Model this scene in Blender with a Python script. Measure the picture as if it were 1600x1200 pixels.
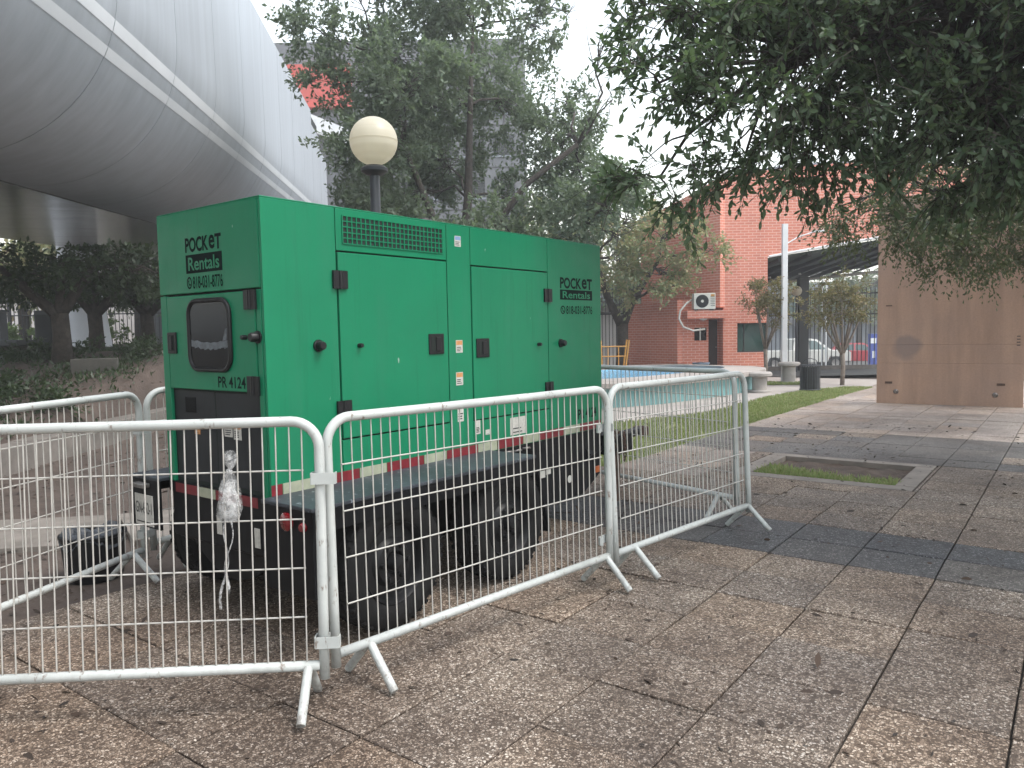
import bpy, bmesh, math, random
import numpy as np
from mathutils import Vector, Matrix
R = math.radians
random.seed(7); rng = np.random.default_rng(7)
for o in list(bpy.data.objects): bpy.data.objects.remove(o)
sc = bpy.context.scene; COL = sc.collection

# ------------------------------------------------------------------ camera, sky, sun, exposure
# world axes follow the paving grid: +Y runs away along the joints, +X to the right
YAW, PITCH, ROLL, CAMH = R(36.8), R(4.0), R(1.1), 1.45
def camera():
    fw = Vector((-math.sin(YAW)*math.cos(PITCH), math.cos(YAW)*math.cos(PITCH), -math.sin(PITCH)))
    r0 = Vector((math.cos(YAW), math.sin(YAW), 0)); u0 = r0.cross(fw)
    r = r0*math.cos(ROLL) - u0*math.sin(ROLL); u = r0*math.sin(ROLL) + u0*math.cos(ROLL)
    cd = bpy.data.cameras.new('camera'); cd.sensor_width = 36; cd.lens = 26.775; cd.clip_end = 1500; cd.clip_start = .05
    c = bpy.data.objects.new('camera', cd); COL.objects.link(c)
    m = Matrix((r, u, -fw)).transposed().to_4x4(); m.translation = (0, 0, CAMH); c.matrix_world = m
    sc.camera = c
camera()
SUN_EL, SUN_AZ = R(60), R(75)          # direction the light comes from, azimuth measured from +Y towards +X
w = bpy.data.worlds.new('World'); sc.world = w; w.use_nodes = True
nt = w.node_tree; nt.nodes.clear()
out = nt.nodes.new('ShaderNodeOutputWorld'); bg = nt.nodes.new('ShaderNodeBackground'); sky = nt.nodes.new('ShaderNodeTexSky')
hs = nt.nodes.new('ShaderNodeHueSaturation')
sky.sky_type = 'NISHITA'; sky.sun_disc = False; sky.sun_elevation = SUN_EL; sky.sun_rotation = SUN_AZ
sky.air_density = 2.0; sky.dust_density = 2.0; sky.ozone_density = 1.0
hs.inputs['Saturation'].default_value = .38      # a white, overcast sky
bg.inputs['Strength'].default_value = .15
nt.links.new(sky.outputs[0], hs.inputs['Color']); nt.links.new(hs.outputs[0], bg.inputs[0]); nt.links.new(bg.outputs[0], out.inputs[0])
sd = bpy.data.lights.new('sun', 'SUN'); sd.energy = .9; sd.angle = R(24); sd.color = (1, .96, .9)
so = bpy.data.objects.new('sun', sd); COL.objects.link(so)
so.rotation_euler = Vector((-math.sin(SUN_AZ)*math.cos(SUN_EL), -math.cos(SUN_AZ)*math.cos(SUN_EL), -math.sin(SUN_EL))).to_track_quat('-Z', 'Y').to_euler()
so.location = (10, 10, 30)
vs = sc.view_settings; vs.view_transform = 'Standard'; vs.look = 'None'; vs.exposure = 1.5; vs.gamma = 1; vs.use_curve_mapping = False
sc.render.engine = 'CYCLES'
sc.cycles.max_bounces = 8; sc.cycles.transparent_max_bounces = 12

# site frame: x to the right and y away as seen from the path, used for what lies in the background
CY, SY = math.cos(YAW), math.sin(YAW)
def S(x, y, z=0.0): return (x*CY - y*SY, x*SY + y*CY, z)

# ------------------------------------------------------------------ helpers
class MB:
    def __init__(s): s.v = []; s.f = []
    def add(s, vs, fs):
        n = len(s.v); s.v += [tuple(p) for p in vs]; s.f += [tuple(i+n for i in f) for f in fs]; return s
    def box(s, x0, x1, y0, y1, z0, z1):
        if x0 > x1: x0, x1 = x1, x0
        if y0 > y1: y0, y1 = y1, y0
        return s.add([(x0,y0,z0),(x1,y0,z0),(x1,y1,z0),(x0,y1,z0),(x0,y0,z1),(x1,y0,z1),(x1,y1,z1),(x0,y1,z1)],
                     [(0,3,2,1),(4,5,6,7),(0,1,5,4),(1,2,6,5),(2,3,7,6),(3,0,4,7)])
    def tube(s, pts, r, seg=8, closed=False, caps=True):
        P = [Vector(p) for p in pts]; n = len(P); rr = r if isinstance(r, (list, tuple)) else [r]*n
        vs = []; ref = None
        for i in range(n):
            a = P[i-1] if (i > 0 or closed) else P[i]; b = P[(i+1) % n] if (i < n-1 or closed) else P[i]
            t = (b-a).normalized()
            if ref is None:
                ref = Vector((0,0,1)) if abs(t.z) < .9 else Vector((1,0,0))
            x = (ref - t*ref.dot(t)); x = x.normalized() if x.length > 1e-6 else t.orthogonal().normalized(); y = t.cross(x); ref = x
            for k in range(seg):
                an = 2*math.pi*k/seg; vs.append(P[i] + (x*math.cos(an) + y*math.sin(an))*rr[i])
        fs = []
        for i in range(n if closed else n-1):
            for k in range(seg):
                a = i*seg+k; b = i*seg+(k+1) % seg; c = ((i+1) % n)*seg; fs.append((a, b, c+(k+1) % seg, c+k))
        if caps and not closed:
            fs.append(tuple(range(seg))[::-1]); fs.append(tuple((n-1)*seg+k for k in range(seg)))
        return s.add(vs, fs)
    def lathe(s, prof, c=(0,0,0), seg=24, axis='z'):
        vs = []; m = len(prof)
        for k in range(seg):
            a = 2*math.pi*k/seg
            for r, h in prof:
                x, y = r*math.cos(a), r*math.sin(a)
                p = (x, y, h) if axis == 'z' else ((h, x, y) if axis == 'x' else (x, h, y))
                vs.append((c[0]+p[0], c[1]+p[1], c[2]+p[2]))
        fs = [(k*m+i, ((k+1) % seg)*m+i, ((k+1) % seg)*m+i+1, k*m+i+1) for k in range(seg) for i in range(m-1)]
        return s.add(vs, fs)
    def prism(s, poly, h0, h1, axis='z'):
        """poly of (a,b); axis z -> (a,b,h); x -> (h,a,b); y -> (a,h,b)"""
        f = {'z': lambda a, b, h: (a, b, h), 'x': lambda a, b, h: (h, a, b), 'y': lambda a, b, h: (a, h, b)}[axis]
        n = len(poly); vs = [f(a, b, h0) for a, b in poly] + [f(a, b, h1) for a, b in poly]
        fs = [tuple(range(n))[::-1], tuple(range(n, 2*n))] + [(i, (i+1) % n, n+(i+1) % n, n+i) for i in range(n)]
        return s.add(vs, fs)
    def build(s, name, mat, parent=None, smooth=False, bevel=0, fix=True):
        me = bpy.data.meshes.new(name); me.from_pydata(s.v, [], s.f)
        if fix or bevel:
            bm = bmesh.new(); bm.from_mesh(me)
            if bevel: bmesh.ops.bevel(bm, geom=bm.edges[:], offset=bevel, segments=2, affect='EDGES', profile=.6)
            bmesh.ops.recalc_face_normals(bm, faces=bm.faces[:]); bm.to_mesh(me); bm.free()
        return finish(name, me, mat, parent, smooth)
def finish(name, me, mat, parent=None, smooth=False):
    if smooth:
        me.polygons.foreach_set('use_smooth', [True]*len(me.polygons))
        if smooth != 'all':
            try: me.set_sharp_from_angle(angle=R(40))
            except Exception: pass
    me.materials.append(mat)
    o = bpy.data.objects.new(name, me); COL.objects.link(o)
    if parent is not None: o.parent = parent
    return o
def tag(o, label, cat, group=None):
    o['label'] = label; o['category'] = cat
    if group: o['group'] = group
    return o
def thing(name, label, cat, loc=(0,0,0), rotz=0, group=None):
    o = bpy.data.objects.new(name, None); COL.objects.link(o); o.empty_display_size = .2
    o.location = loc; o.rotation_euler = (0, 0, rotz); return tag(o, label, cat, group)
def struct(o): o['kind'] = 'structure'; return o
def stuff(o): o['kind'] = 'stuff'; return o
def dup(o, parent=None):
    c = o.copy(); COL.objects.link(c); c.parent = parent; return c
def link_copy(name, me, parent, loc=(0,0,0), rot=(0,0,0), scale=(1,1,1)):
    o = bpy.data.objects.new(name, me); COL.objects.link(o); o.parent = parent
    o.location = loc; o.rotation_euler = rot; o.scale = scale; return o

# ------------------------------------------------------------------ materials
def N(nt, t, **k):
    n = nt.nodes.new('ShaderNode'+t)
    for a, b in k.items(): setattr(n, a, b)
    return n
def base_mat(name):
    m = bpy.data.materials.new(name); m.use_nodes = True; nt = m.node_tree
    return m, nt, nt.nodes['Principled BSDF'], nt.links.new
def ramp(nt, fac, stops):
    r = N(nt, 'ValToRGB'); cr = r.color_ramp
    while len(cr.elements) > 1: cr.elements.remove(cr.elements[-1])
    cr.elements[0].position = stops[0][0]; cr.elements[0].color = (*stops[0][1], 1)
    for p, c in stops[1:]:
        e = cr.elements.new(p); e.color = (*c, 1)
    nt.links.new(fac, r.inputs[0]); return r.outputs[0]
def noise(nt, scale, detail=5, rough=.6, vec=None, out='Fac'):
    n = N(nt, 'TexNoise'); n.inputs['Scale'].default_value = scale; n.inputs['Detail'].default_value = detail; n.inputs['Roughness'].default_value = rough
    if vec is not None: nt.links.new(vec, n.inputs['Vector'])
    return n.outputs[out]
def mixc(nt, fac, a, b, mode='MIX'):
    m = N(nt, 'Mix', data_type='RGBA', blend_type=mode)
    for sock, val in ((0, fac), (6, a), (7, b)):
        if isinstance(val, (int, float)): m.inputs[sock].default_value = val
        elif isinstance(val, tuple): m.inputs[sock].default_value = (*val, 1)
        else: nt.links.new(val, m.inputs[sock])
    return m.outputs[2]
def bump(nt, bs, h, strength=.3, dist=.01):
    b = N(nt, 'Bump'); b.inputs['Strength'].default_value = strength; b.inputs['Distance'].default_value = dist
    nt.links.new(h, b.inputs['Height']); nt.links.new(b.outputs[0], bs.inputs['Normal'])
def mat(name, c1, c2=None, scale=4, rough=.6, metal=0, bumps=None, coat=0, lo=.35, hi=.65, detail=6, pos=False, spec=None):
    """two-tone noise material; bumps = (scale, strength, distance)"""
    m, nt, bs, L = base_mat(name)
    vec = N(nt, 'NewGeometry').outputs['Position'] if pos else N(nt, 'TexCoord').outputs['Object']
    if c2 is None: c2 = tuple(x*.82 for x in c1)
    f = noise(nt, scale, detail, .65, vec)
    L(ramp(nt, f, [(lo, c2), (hi, c1)]), bs.inputs['Base Color'])
    r = N(nt, 'MapRange'); r.inputs[3].default_value = max(.02, rough-.08); r.inputs[4].default_value = min(1, rough+.08)
    L(noise(nt, scale*2.7, 4, .6, vec), r.inputs[0]); L(r.outputs[0], bs.inputs['Roughness'])
    bs.inputs['Metallic'].default_value = metal; bs.inputs['Coat Weight'].default_value = coat
    if spec is not None: bs.inputs['Specular IOR Level'].default_value = spec
    if bumps: bump(nt, bs, noise(nt, bumps[0], 6, .65, vec), bumps[1], bumps[2])
    return m
def leaf_mat(name, cols, trans=.3, rough=.5):
    m, nt, bs, L = base_mat(name)
    g = N(nt, 'NewGeometry'); n = len(cols)
    col = ramp(nt, g.outputs['Random Per Island'], [(i/(n-1) if n > 1 else 0, c) for i, c in enumerate(cols)])
    L(col, bs.inputs['Base Color']); bs.inputs['Roughness'].default_value = rough
    t = N(nt, 'BsdfTranslucent'); L(mixc(nt, .5, col, (.10, .16, .03)), t.inputs[0])
    mx = N(nt, 'MixShader'); mx.inputs[0].default_value = trans
    L(bs.outputs[0], mx.inputs[1]); L(t.outputs[0], mx.inputs[2]); L(mx.outputs[0], nt.nodes['Material Output'].inputs[0])
    return m

def paving_mat(name, stones, grout, tint, stain, rough=.75):
    """exposed-aggregate slabs: small stones set in a darker matrix, each slab a little different"""
    m, nt, bs, L = base_mat(name)
    pos = N(nt, 'NewGeometry').outputs['Position']
    wob = N(nt, 'VectorMath', operation='MULTIPLY_ADD'); wob.inputs[1].default_value = (.005, .005, .005)
    L(noise(nt, 80, 2, .5, pos, 'Color'), wob.inputs[0]); L(pos, wob.inputs[2])
    vo = N(nt, 'TexVoronoi'); vo.inputs['Scale'].default_value = 105; L(wob.outputs[0], vo.inputs['Vector'])
    ve = N(nt, 'TexVoronoi', feature='DISTANCE_TO_EDGE'); ve.inputs['Scale'].default_value = 105; L(wob.outputs[0], ve.inputs['Vector'])
    sep = N(nt, 'SeparateColor'); L(vo.outputs['Color'], sep.inputs[0])
    st = ramp(nt, sep.outputs[0], stones)
    edge = ramp(nt, ve.outputs['Distance'], [(.03, (0,0,0)), (.16, (1,1,1))])
    gap = ramp(nt, sep.outputs[1], [(.12, (0,0,0)), (.3, (1,1,1))])          # some stones have fallen out
    ef = mixc(nt, 1.0, edge, gap, 'MULTIPLY')
    c = mixc(nt, ef, grout, st)
    big = noise(nt, 1.15, 6, .62, pos)
    c = mixc(nt, ramp(nt, big, [(.38, (0,0,0)), (.64, (.9,.9,.9))]), c, mixc(nt, 1.0, c, stain, 'MULTIPLY'))
    fine = noise(nt, 7, 5, .7, pos)
    c = mixc(nt, ramp(nt, fine, [(.5, (0,0,0)), (.72, (.75,.75,.75))]), c, mixc(nt, 1.0, c, tuple(x*.62 for x in tint), 'MULTIPLY'))
    blot = noise(nt, .45, 8, .68, pos); spots = noise(nt, 3.1, 7, .72, pos)
    c = mixc(nt, ramp(nt, blot, [(.44, (0,0,0)), (.58, (.8,.8,.8))]), c, mixc(nt, 1.0, c, (.66,.62,.60), 'MULTIPLY'))
    c = mixc(nt, ramp(nt, spots, [(.56, (0,0,0)), (.70, (.8,.8,.8))]), c, mixc(nt, 1.0, c, (.50,.47,.46), 'MULTIPLY'))
    c = mixc(nt, ramp(nt, spots, [(.28, (.45,.45,.45)), (.40, (0,0,0))]), c, mixc(nt, 1.0, c, (1.35,1.30,1.24), 'MULTIPLY'))
    oi = N(nt, 'ObjectInfo')
    var = ramp(nt, oi.outputs['Random'], [(0, (.86,.86,.87)), (.3, (.96,.95,.93)), (.55, (1.0,.98,.95)), (.8, (1.06,.98,.89)), (1, (.90,.90,.90))])
    c = mixc(nt, 1.0, c, var, 'MULTIPLY')
    L(c, bs.inputs['Base Color']); bs.inputs['Roughness'].default_value = rough
    rr = N(nt, 'MapRange'); rr.inputs[1].default_value = .35; rr.inputs[2].default_value = .7; rr.inputs[3].default_value = rough+.1; rr.inputs[4].default_value = rough-.18
    L(big, rr.inputs[0]); L(rr.outputs[0], bs.inputs['Roughness'])
    bs.inputs['Specular IOR Level'].default_value = .3
    bump(nt, bs, ef, .55, .004)
    return m
def brick_mat(name, c1, c2, mortar, sx=1.0):
    m, nt, bs, L = base_mat(name)
    tc = N(nt, 'TexCoord'); g = N(nt, 'NewGeometry')
    # wall-run coordinate: local x+y projected on the wall, height z
    sp = N(nt, 'SeparateXYZ'); L(tc.outputs['Object'], sp.inputs[0])
    sn = N(nt, 'VectorTransform', vector_type='NORMAL', convert_from='WORLD', convert_to='OBJECT'); L(g.outputs['Normal'], sn.inputs[0])
    ns = N(nt, 'SeparateXYZ'); L(sn.outputs[0], ns.inputs[0])
    ab = N(nt, 'Math', operation='ABSOLUTE'); L(ns.outputs[0], ab.inputs[0])
    gt = N(nt, 'Math', operation='GREATER_THAN'); L(ab.outputs[0], gt.inputs[0]); gt.inputs[1].default_value = .7
    mx = N(nt, 'Mix'); L(gt.outputs[0], mx.inputs[0]); L(sp.outputs[0], mx.inputs[2]); L(sp.outputs[1], mx.inputs[3])
    cb = N(nt, 'CombineXYZ'); L(mx.outputs[0], cb.inputs[0]); L(sp.outputs[2], cb.inputs[1])
    b = N(nt, 'TexBrick'); L(cb.outputs[0], b.inputs['Vector'])
    b.inputs['Scale'].default_value = 1; b.inputs['Brick Width'].default_value = .22; b.inputs['Row Height'].default_value = .074
    b.inputs['Mortar Size'].default_value = .009; b.inputs['Mortar Smooth'].default_value = .2; b.inputs['Bias'].default_value = 0
    b.inputs['Color1'].default_value = (*c1, 1); b.inputs['Color2'].default_value = (*c2, 1); b.inputs['Mortar'].default_value = (*mortar, 1)
    c = mixc(nt, ramp(nt, noise(nt, 1.3, 5, .6, tc.outputs['Object']), [(.4, (0,0,0)), (.7, (.5,.5,.5))]), b.outputs[0], mixc(nt, 1, b.outputs[0], (.72,.70,.70), 'MULTIPLY'))
    L(c, bs.inputs['Base Color']); bs.inputs['Roughness'].default_value = .85
    inv = N(nt, 'Math', operation='SUBTRACT'); inv.inputs[0].default_value = 1; L(b.outputs['Fac'], inv.inputs[1])
    bump(nt, bs, inv.outputs[0], .6, .006)
    return m

M = {}
M['pave'] = paving_mat('aggregate_paving', [(0, (.105,.080,.064)), (.25, (.255,.204,.165)), (.55, (.39,.32,.262)), (.82, (.54,.465,.395)), (1, (.73,.67,.60))], (.115,.089,.071), (1,.95,.92), (.56,.54,.545))
M['pave_dark'] = paving_mat('dark_aggregate_paving', [(0, (.03,.031,.035)), (.4, (.078,.078,.085)), (.75, (.15,.15,.158)), (1, (.33,.33,.34))], (.055,.055,.058), (.9,.9,.95), (.65,.65,.66), .62)
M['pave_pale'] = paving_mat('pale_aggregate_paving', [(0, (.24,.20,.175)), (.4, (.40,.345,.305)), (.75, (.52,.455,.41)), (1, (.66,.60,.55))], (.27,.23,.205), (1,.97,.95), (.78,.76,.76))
M['pave_grey'] = paving_mat('grey_aggregate_paving', [(0, (.06,.058,.058)), (.4, (.135,.13,.128)), (.75, (.20,.19,.183)), (1, (.32,.31,.30))], (.085,.08,.077), (.95,.95,.95), (.62,.61,.62), .66)
M['bed'] = mat('joint_dirt', (.05,.042,.035), (.028,.024,.02), 9, .95, pos=True)
M['soil'] = mat('soil', (.115,.080,.060), (.055,.038,.03), 5, .95, bumps=(28, .8, .03), pos=True, lo=.3, hi=.7, detail=10)
M['dirt'] = mat('dirt_ground', (.098,.073,.060), (.050,.037,.031), 2.2, .95, bumps=(22, .8, .03), pos=True, lo=.3, hi=.7, detail=10)
M['concrete'] = mat('concrete', (.42,.39,.36), (.27,.25,.235), 3.5, .85, bumps=(40, .3, .004), pos=True, lo=.3, hi=.72, detail=9)
M['conc_dark'] = mat('weathered_concrete', (.20,.178,.16), (.105,.094,.084), 4.5, .88, bumps=(35, .4, .006), pos=True, lo=.3, hi=.7, detail=9)
M['walk'] = mat('pale_walkway', (.36,.325,.30), (.24,.215,.20), 1.3, .8, bumps=(30, .25, .004), pos=True, lo=.3, hi=.7, detail=9)
M['asphalt'] = mat('asphalt', (.10,.095,.09), (.06,.058,.056), 2, .85, bumps=(60, .4, .005), pos=True)
M['lawn_soil'] = mat('lawn_turf', (.22,.24,.11), (.16,.16,.08), 6, .95, bumps=(30, .6, .02), pos=True, lo=.3, hi=.7)
M['green'] = None
def green_paint():
    m, nt, bs, L = base_mat('green_paint')
    v = N(nt, 'TexCoord').outputs['Object']
    c = ramp(nt, noise(nt, 1.6, 5, .6, v), [(.3, (.0035,.160,.076)), (.7, (.0045,.186,.088))])
    mp = N(nt, 'Mapping'); mp.inputs['Scale'].default_value = (34, 34, 9); L(v, mp.inputs[0])
    sp = noise(nt, 1.0, 3, .5, mp.outputs[0])
    c = mixc(nt, ramp(nt, sp, [(.745, (0,0,0)), (.775, (.75,.75,.75))]), c, (.45,.5,.46))        # small droppings and chips
    mp2 = N(nt, 'Mapping'); mp2.inputs['Scale'].default_value = (6, 6, .5); L(v, mp2.inputs[0])
    c = mixc(nt, ramp(nt, noise(nt, 1.5, 4, .6, mp2.outputs[0]), [(.5, (0,0,0)), (.8, (.30,.30,.30))]), c, (.035,.165,.10))   # dust runs
    mp3 = N(nt, 'Mapping'); mp3.inputs['Scale'].default_value = (14, 14, .8); L(v, mp3.inputs[0])
    c = mixc(nt, ramp(nt, noise(nt, 1.2, 6, .7, mp3.outputs[0]), [(.54, (0,0,0)), (.74, (.40,.40,.40))]), c, mixc(nt, 1.0, c, (.55,.58,.55), 'MULTIPLY'))   # dark rain streaks
    mp4 = N(nt, 'Mapping'); mp4.inputs['Scale'].default_value = (2, 5, 60); mp4.inputs['Rotation'].default_value = (.5, .2, 0); L(v, mp4.inputs[0])
    c = mixc(nt, ramp(nt, noise(nt, 1.6, 3, .6, mp4.outputs[0]), [(.755, (0,0,0)), (.77, (.35,.35,.35))]), c, (.16,.30,.22))      # scratches
    L(c, bs.inputs['Base Color']); bs.inputs['Specular IOR Level'].default_value = .3
    rr = N(nt, 'MapRange'); rr.inputs[1].default_value = .3; rr.inputs[2].default_value = .7; rr.inputs[3].default_value = .33; rr.inputs[4].default_value = .52; L(noise(nt, 4, 6, .7, v), rr.inputs[0]); L(rr.outputs[0], bs.inputs['Roughness'])
    bump(nt, bs, noise(nt, 2.4, 3, .5, v), .22, .012)
    return m
M['green'] = green_paint()
M['black'] = mat('black_paint', (.0055,.0057,.0075), (.0035,.0036,.0048), 5, .5, bumps=(60, .12, .002), spec=.2)
M['deck'] = mat('worn_fender_deck', (.11,.125,.15), (.045,.052,.065), 7, .5, bumps=(40, .2, .003), lo=.35, hi=.75)
def deck_mat():
    m, nt, bs, L = base_mat('worn_fender_deck')
    v = N(nt, 'TexCoord').outputs['Object']
    c = ramp(nt, noise(nt, 4, 7, .65, v), [(.3, (.017,.021,.027)), (.7, (.044,.052,.066))])
    c = mixc(nt, ramp(nt, noise(nt, 26, 6, .75, v), [(.60, (0,0,0)), (.66, (.75,.75,.75))]), c, (.30,.33,.37))
    L(c, bs.inputs['Base Color']); bs.inputs['Roughness'].default_value = .5; return m
M['deck'] = deck_mat()
M['gap'] = mat('panel_gap', (.006,.012,.010), None, 5, .8)
M['rubber'] = mat('tyre_rubber', (.012,.0115,.012), (.008,.0078,.008), 8, .85, spec=.25, bumps=(50, .3, .003))
M['rim'] = mat('black_rim', (.012,.012,.0135), (.007,.007,.008), 8, .45, spec=.3)
M['plastic'] = mat('black_plastic', (.010,.010,.012), (.007,.007,.008), 10, .42, spec=.35)
M['print'] = mat('dark_lettering', (.004,.012,.011), None, 10, .7, spec=.1)
M['redtape'] = mat('red_reflective_tape', (.19,.012,.02), (.12,.010,.016), 12, .4)
M['paletape'] = mat('pale_reflective_tape', (.36,.38,.28), (.27,.29,.22), 12, .4)
M['redlens'] = mat('red_lens', (.17,.006,.01), None, 12, .25, coat=.5)
M['orange'] = mat('orange_lens', (.55,.13,.03), None, 12, .3, coat=.5)
M['sticker'] = mat('white_sticker', (.55,.54,.50), (.42,.41,.38), 60, .5)
M['sticker_or'] = mat('orange_sticker', (.55,.26,.10), None, 60, .5)
M['sticker_bl'] = mat('blue_sticker', (.20,.30,.50), None, 60, .5)
M['darkpanel'] = mat('dark_grey_panel', (.020,.023,.027), (.012,.014,.017), 4, .5, spec=.3)
M['steel'] = mat('bare_steel', (.30,.29,.28), (.16,.14,.13), 20, .45, metal=.8)
M['rusty'] = mat('rusty_steel', (.14,.08,.055), (.06,.04,.033), 18, .75, metal=.3)
def barrier_mat(name='barrier_paint'):
    m, nt, bs, L = base_mat(name)
    v = N(nt, 'TexCoord').outputs['Object']
    c = ramp(nt, noise(nt, 5, 5, .6, v), [(.3, (.39,.41,.40)), (.7, (.50,.52,.505))])
    mp = N(nt, 'Mapping'); mp.inputs['Scale'].default_value = (30, 30, 12); L(v, mp.inputs[0])
    c = mixc(nt, ramp(nt, noise(nt, 1.0, 6, .7, mp.outputs[0]), [(.585, (0,0,0)), (.66, (.85,.85,.85))]), c, (.17,.125,.10))
    gz_ = N(nt, 'SeparateXYZ'); L(v, gz_.inputs[0]); gr_ = ramp(nt, gz_.outputs[2], [(.0, (.8,.8,.8)), (.22, (0,0,0))])
    c = mixc(nt, mixc(nt, 1.0, gr_, ramp(nt, noise(nt, 18, 6, .7, v), [(.42, (0,0,0)), (.62, (1,1,1))]), 'MULTIPLY'), c, (.12,.095,.08))
    L(c, bs.inputs['Base Color']); bs.inputs['Roughness'].default_value = .42
    return m
M['barrier'] = barrier_mat()
M['wire'] = mat('barrier_wire', (.48,.465,.435), (.35,.335,.31), 8, .4)
M['brick'] = brick_mat('red_brick', (.62,.220,.155), (.55,.185,.130), (.68,.43,.355))
M['glass'] = mat('dark_green_glass', (.035,.085,.075), (.02,.05,.046), 1.2, .08, coat=1)
M['darkglass'] = mat('dark_glass', (.006,.008,.009), None, 2, .12, spec=.25)
M['white'] = mat('white_paint', (.68,.69,.70), (.58,.59,.60), 3, .5)
M['offwhite'] = mat('off_white_plastic', (.66,.65,.60), None, 5, .5)
M['globe'] = None
def globe_mat():
    m, nt, bs, L = base_mat('milky_globe')
    tc = N(nt, 'TexCoord'); sp = N(nt, 'SeparateXYZ'); L(tc.outputs['Object'], sp.inputs[0])
    wv = N(nt, 'TexNoise', noise_dimensions='1D'); wv.inputs['Scale'].default_value = 22; wv.inputs['Detail'].default_value = 4; L(sp.outputs[2], wv.inputs['W'])
    L(ramp(nt, wv.outputs[0], [(.3, (.62,.57,.46)), (.7, (.76,.72,.62))]), bs.inputs['Base Color'])
    bs.inputs['Roughness'].default_value = .3
    t = N(nt, 'BsdfTranslucent'); t.inputs[0].default_value = (.86, .82, .70, 1); mx = N(nt, 'MixShader'); mx.inputs[0].default_value = .55
    L(bs.outputs[0], mx.inputs[1]); L(t.outputs[0], mx.inputs[2]); L(mx.outputs[0], nt.nodes['Material Output'].inputs[0])
    return m
M['globe'] = globe_mat()
M['polegrey'] = mat('dark_grey_pole', (.045,.05,.058), (.03,.034,.04), 6, .45)
M['iron'] = mat('black_iron', (.018,.018,.02), None, 6, .5)
M['corten'] = None
def corten():
    m, nt, bs, L = base_mat('weathering_steel')
    v = N(nt, 'TexCoord').outputs['Object']
    mp = N(nt, 'Mapping'); mp.inputs['Scale'].default_value = (3.2, 3.2, .35); L(v, mp.inputs[0])
    a = noise(nt, 1.3, 7, .62, mp.outputs[0]); b = noise(nt, .9, 6, .6, v); f = noise(nt, 35, 4, .6, v)
    c = ramp(nt, a, [(.28, (.32,.21,.155)), (.5, (.42,.275,.20)), (.72, (.50,.33,.235))])
    c = mixc(nt, ramp(nt, b, [(.42, (0,0,0)), (.7, (.6,.6,.6))]), c, (.34,.24,.195))
    c = mixc(nt, .25, c, mixc(nt, 1, c, ramp(nt, f, [(.3, (.6,.6,.6)), (.7, (1.25,1.2,1.15))]), 'MULTIPLY'))
    # one greyed patch where something was taken off the plate
    sp = N(nt, 'VectorMath', operation='SUBTRACT'); sp.inputs[1].default_value = (.50, 0, 1.02); L(v, sp.inputs[0])
    sx = N(nt, 'VectorMath', operation='MULTIPLY'); sx.inputs[1].default_value = (3.6, 0, 4.2); L(sp.outputs[0], sx.inputs[0])
    dn = N(nt, 'VectorMath', operation='MULTIPLY_ADD'); dn.inputs[1].default_value = (1.1,1.1,1.1); L(noise(nt, 3, 3, .5, v, 'Color'), dn.inputs[0]); L(sx.outputs[0], dn.inputs[2])
    ad = N(nt, 'VectorMath', operation='SUBTRACT'); ad.inputs[1].default_value = (.55,.55,.55); L(dn.outputs[0], ad.inputs[0])
    pw = N(nt, 'VectorMath', operation='LENGTH'); L(ad.outputs[0], pw.inputs[0])
    c = mixc(nt, ramp(nt, pw.outputs['Value'], [(.62, (.75,.75,.75)), (1.08, (0,0,0))]), c, (.235,.18,.165))
    L(c, bs.inputs['Base Color']); bs.inputs['Roughness'].default_value = .75; bs.inputs['Metallic'].default_value = .15
    bump(nt, bs, f, .15, .003); return m
M['corten'] = corten()
def tube_metal(name, rough, base, metal=.9):
    m, nt, bs, L = base_mat(name)
    v = N(nt, 'TexCoord').outputs['Object']
    mp = N(nt, 'Mapping'); mp.inputs['Scale'].default_value = (1, 2.2, .05); L(v, mp.inputs[0])
    a = noise(nt, 2.2, 6, .6, mp.outputs[0])
    L(ramp(nt, a, [(.3, tuple(x*.82 for x in base)), (.7, base)]), bs.inputs['Base Color'])
    rr = N(nt, 'MapRange'); rr.inputs[3].default_value = rough-.05; rr.inputs[4].default_value = rough+.1; L(a, rr.inputs[0]); L(rr.outputs[0], bs.inputs['Roughness'])
    bs.inputs['Metallic'].default_value = metal
    bump(nt, bs, noise(nt, .7, 2, .5, v), .06, .1); return m
M['tube'] = tube_metal('brushed_cladding', .46, (.45,.48,.525), .30)
M['soffit'] = tube_metal('polished_soffit', .20, (.40,.385,.365), 1.0)
M['stripe'] = mat('white_stripe', (.66,.68,.71), (.60,.62,.65), 1, .5)
M['bark'] = mat('bark', (.075,.062,.052), (.035,.029,.025), 9, .95, bumps=(24, 1, .03), pos=True)
M['bark_pale'] = mat('pale_bark', (.24,.20,.165), (.15,.125,.105), 9, .9, bumps=(24, .6, .02), pos=True)
M['twig'] = mat('twig_bark', (.06,.052,.04), (.04,.035,.028), 9, .9)
M['leaf_near'] = leaf_mat('glossy_dark_leaf', [(.078,.128,.074), (.108,.166,.094), (.130,.190,.106), (.175,.222,.134)], .5, .42)
M['leaf_fine'] = leaf_mat('olive_leaf', [(.085,.105,.052), (.118,.140,.066), (.102,.128,.062), (.165,.155,.075)], .36)
M['leaf_big'] = leaf_mat('grey_green_leaf', [(.125,.170,.118), (.160,.205,.145), (.195,.235,.168), (.142,.185,.125)], .5)
M['leaf_autumn'] = leaf_mat('autumn_leaf', [(.26,.31,.15), (.32,.35,.18), (.29,.34,.17), (.50,.37,.22), (.34,.37,.18), (.48,.33,.22)], .5)
M['leaf_myrtle'] = leaf_mat('myrtle_leaf', [(.12,.12,.05), (.16,.14,.065), (.24,.16,.08), (.14,.14,.05), (.30,.23,.09)], .35)
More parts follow.
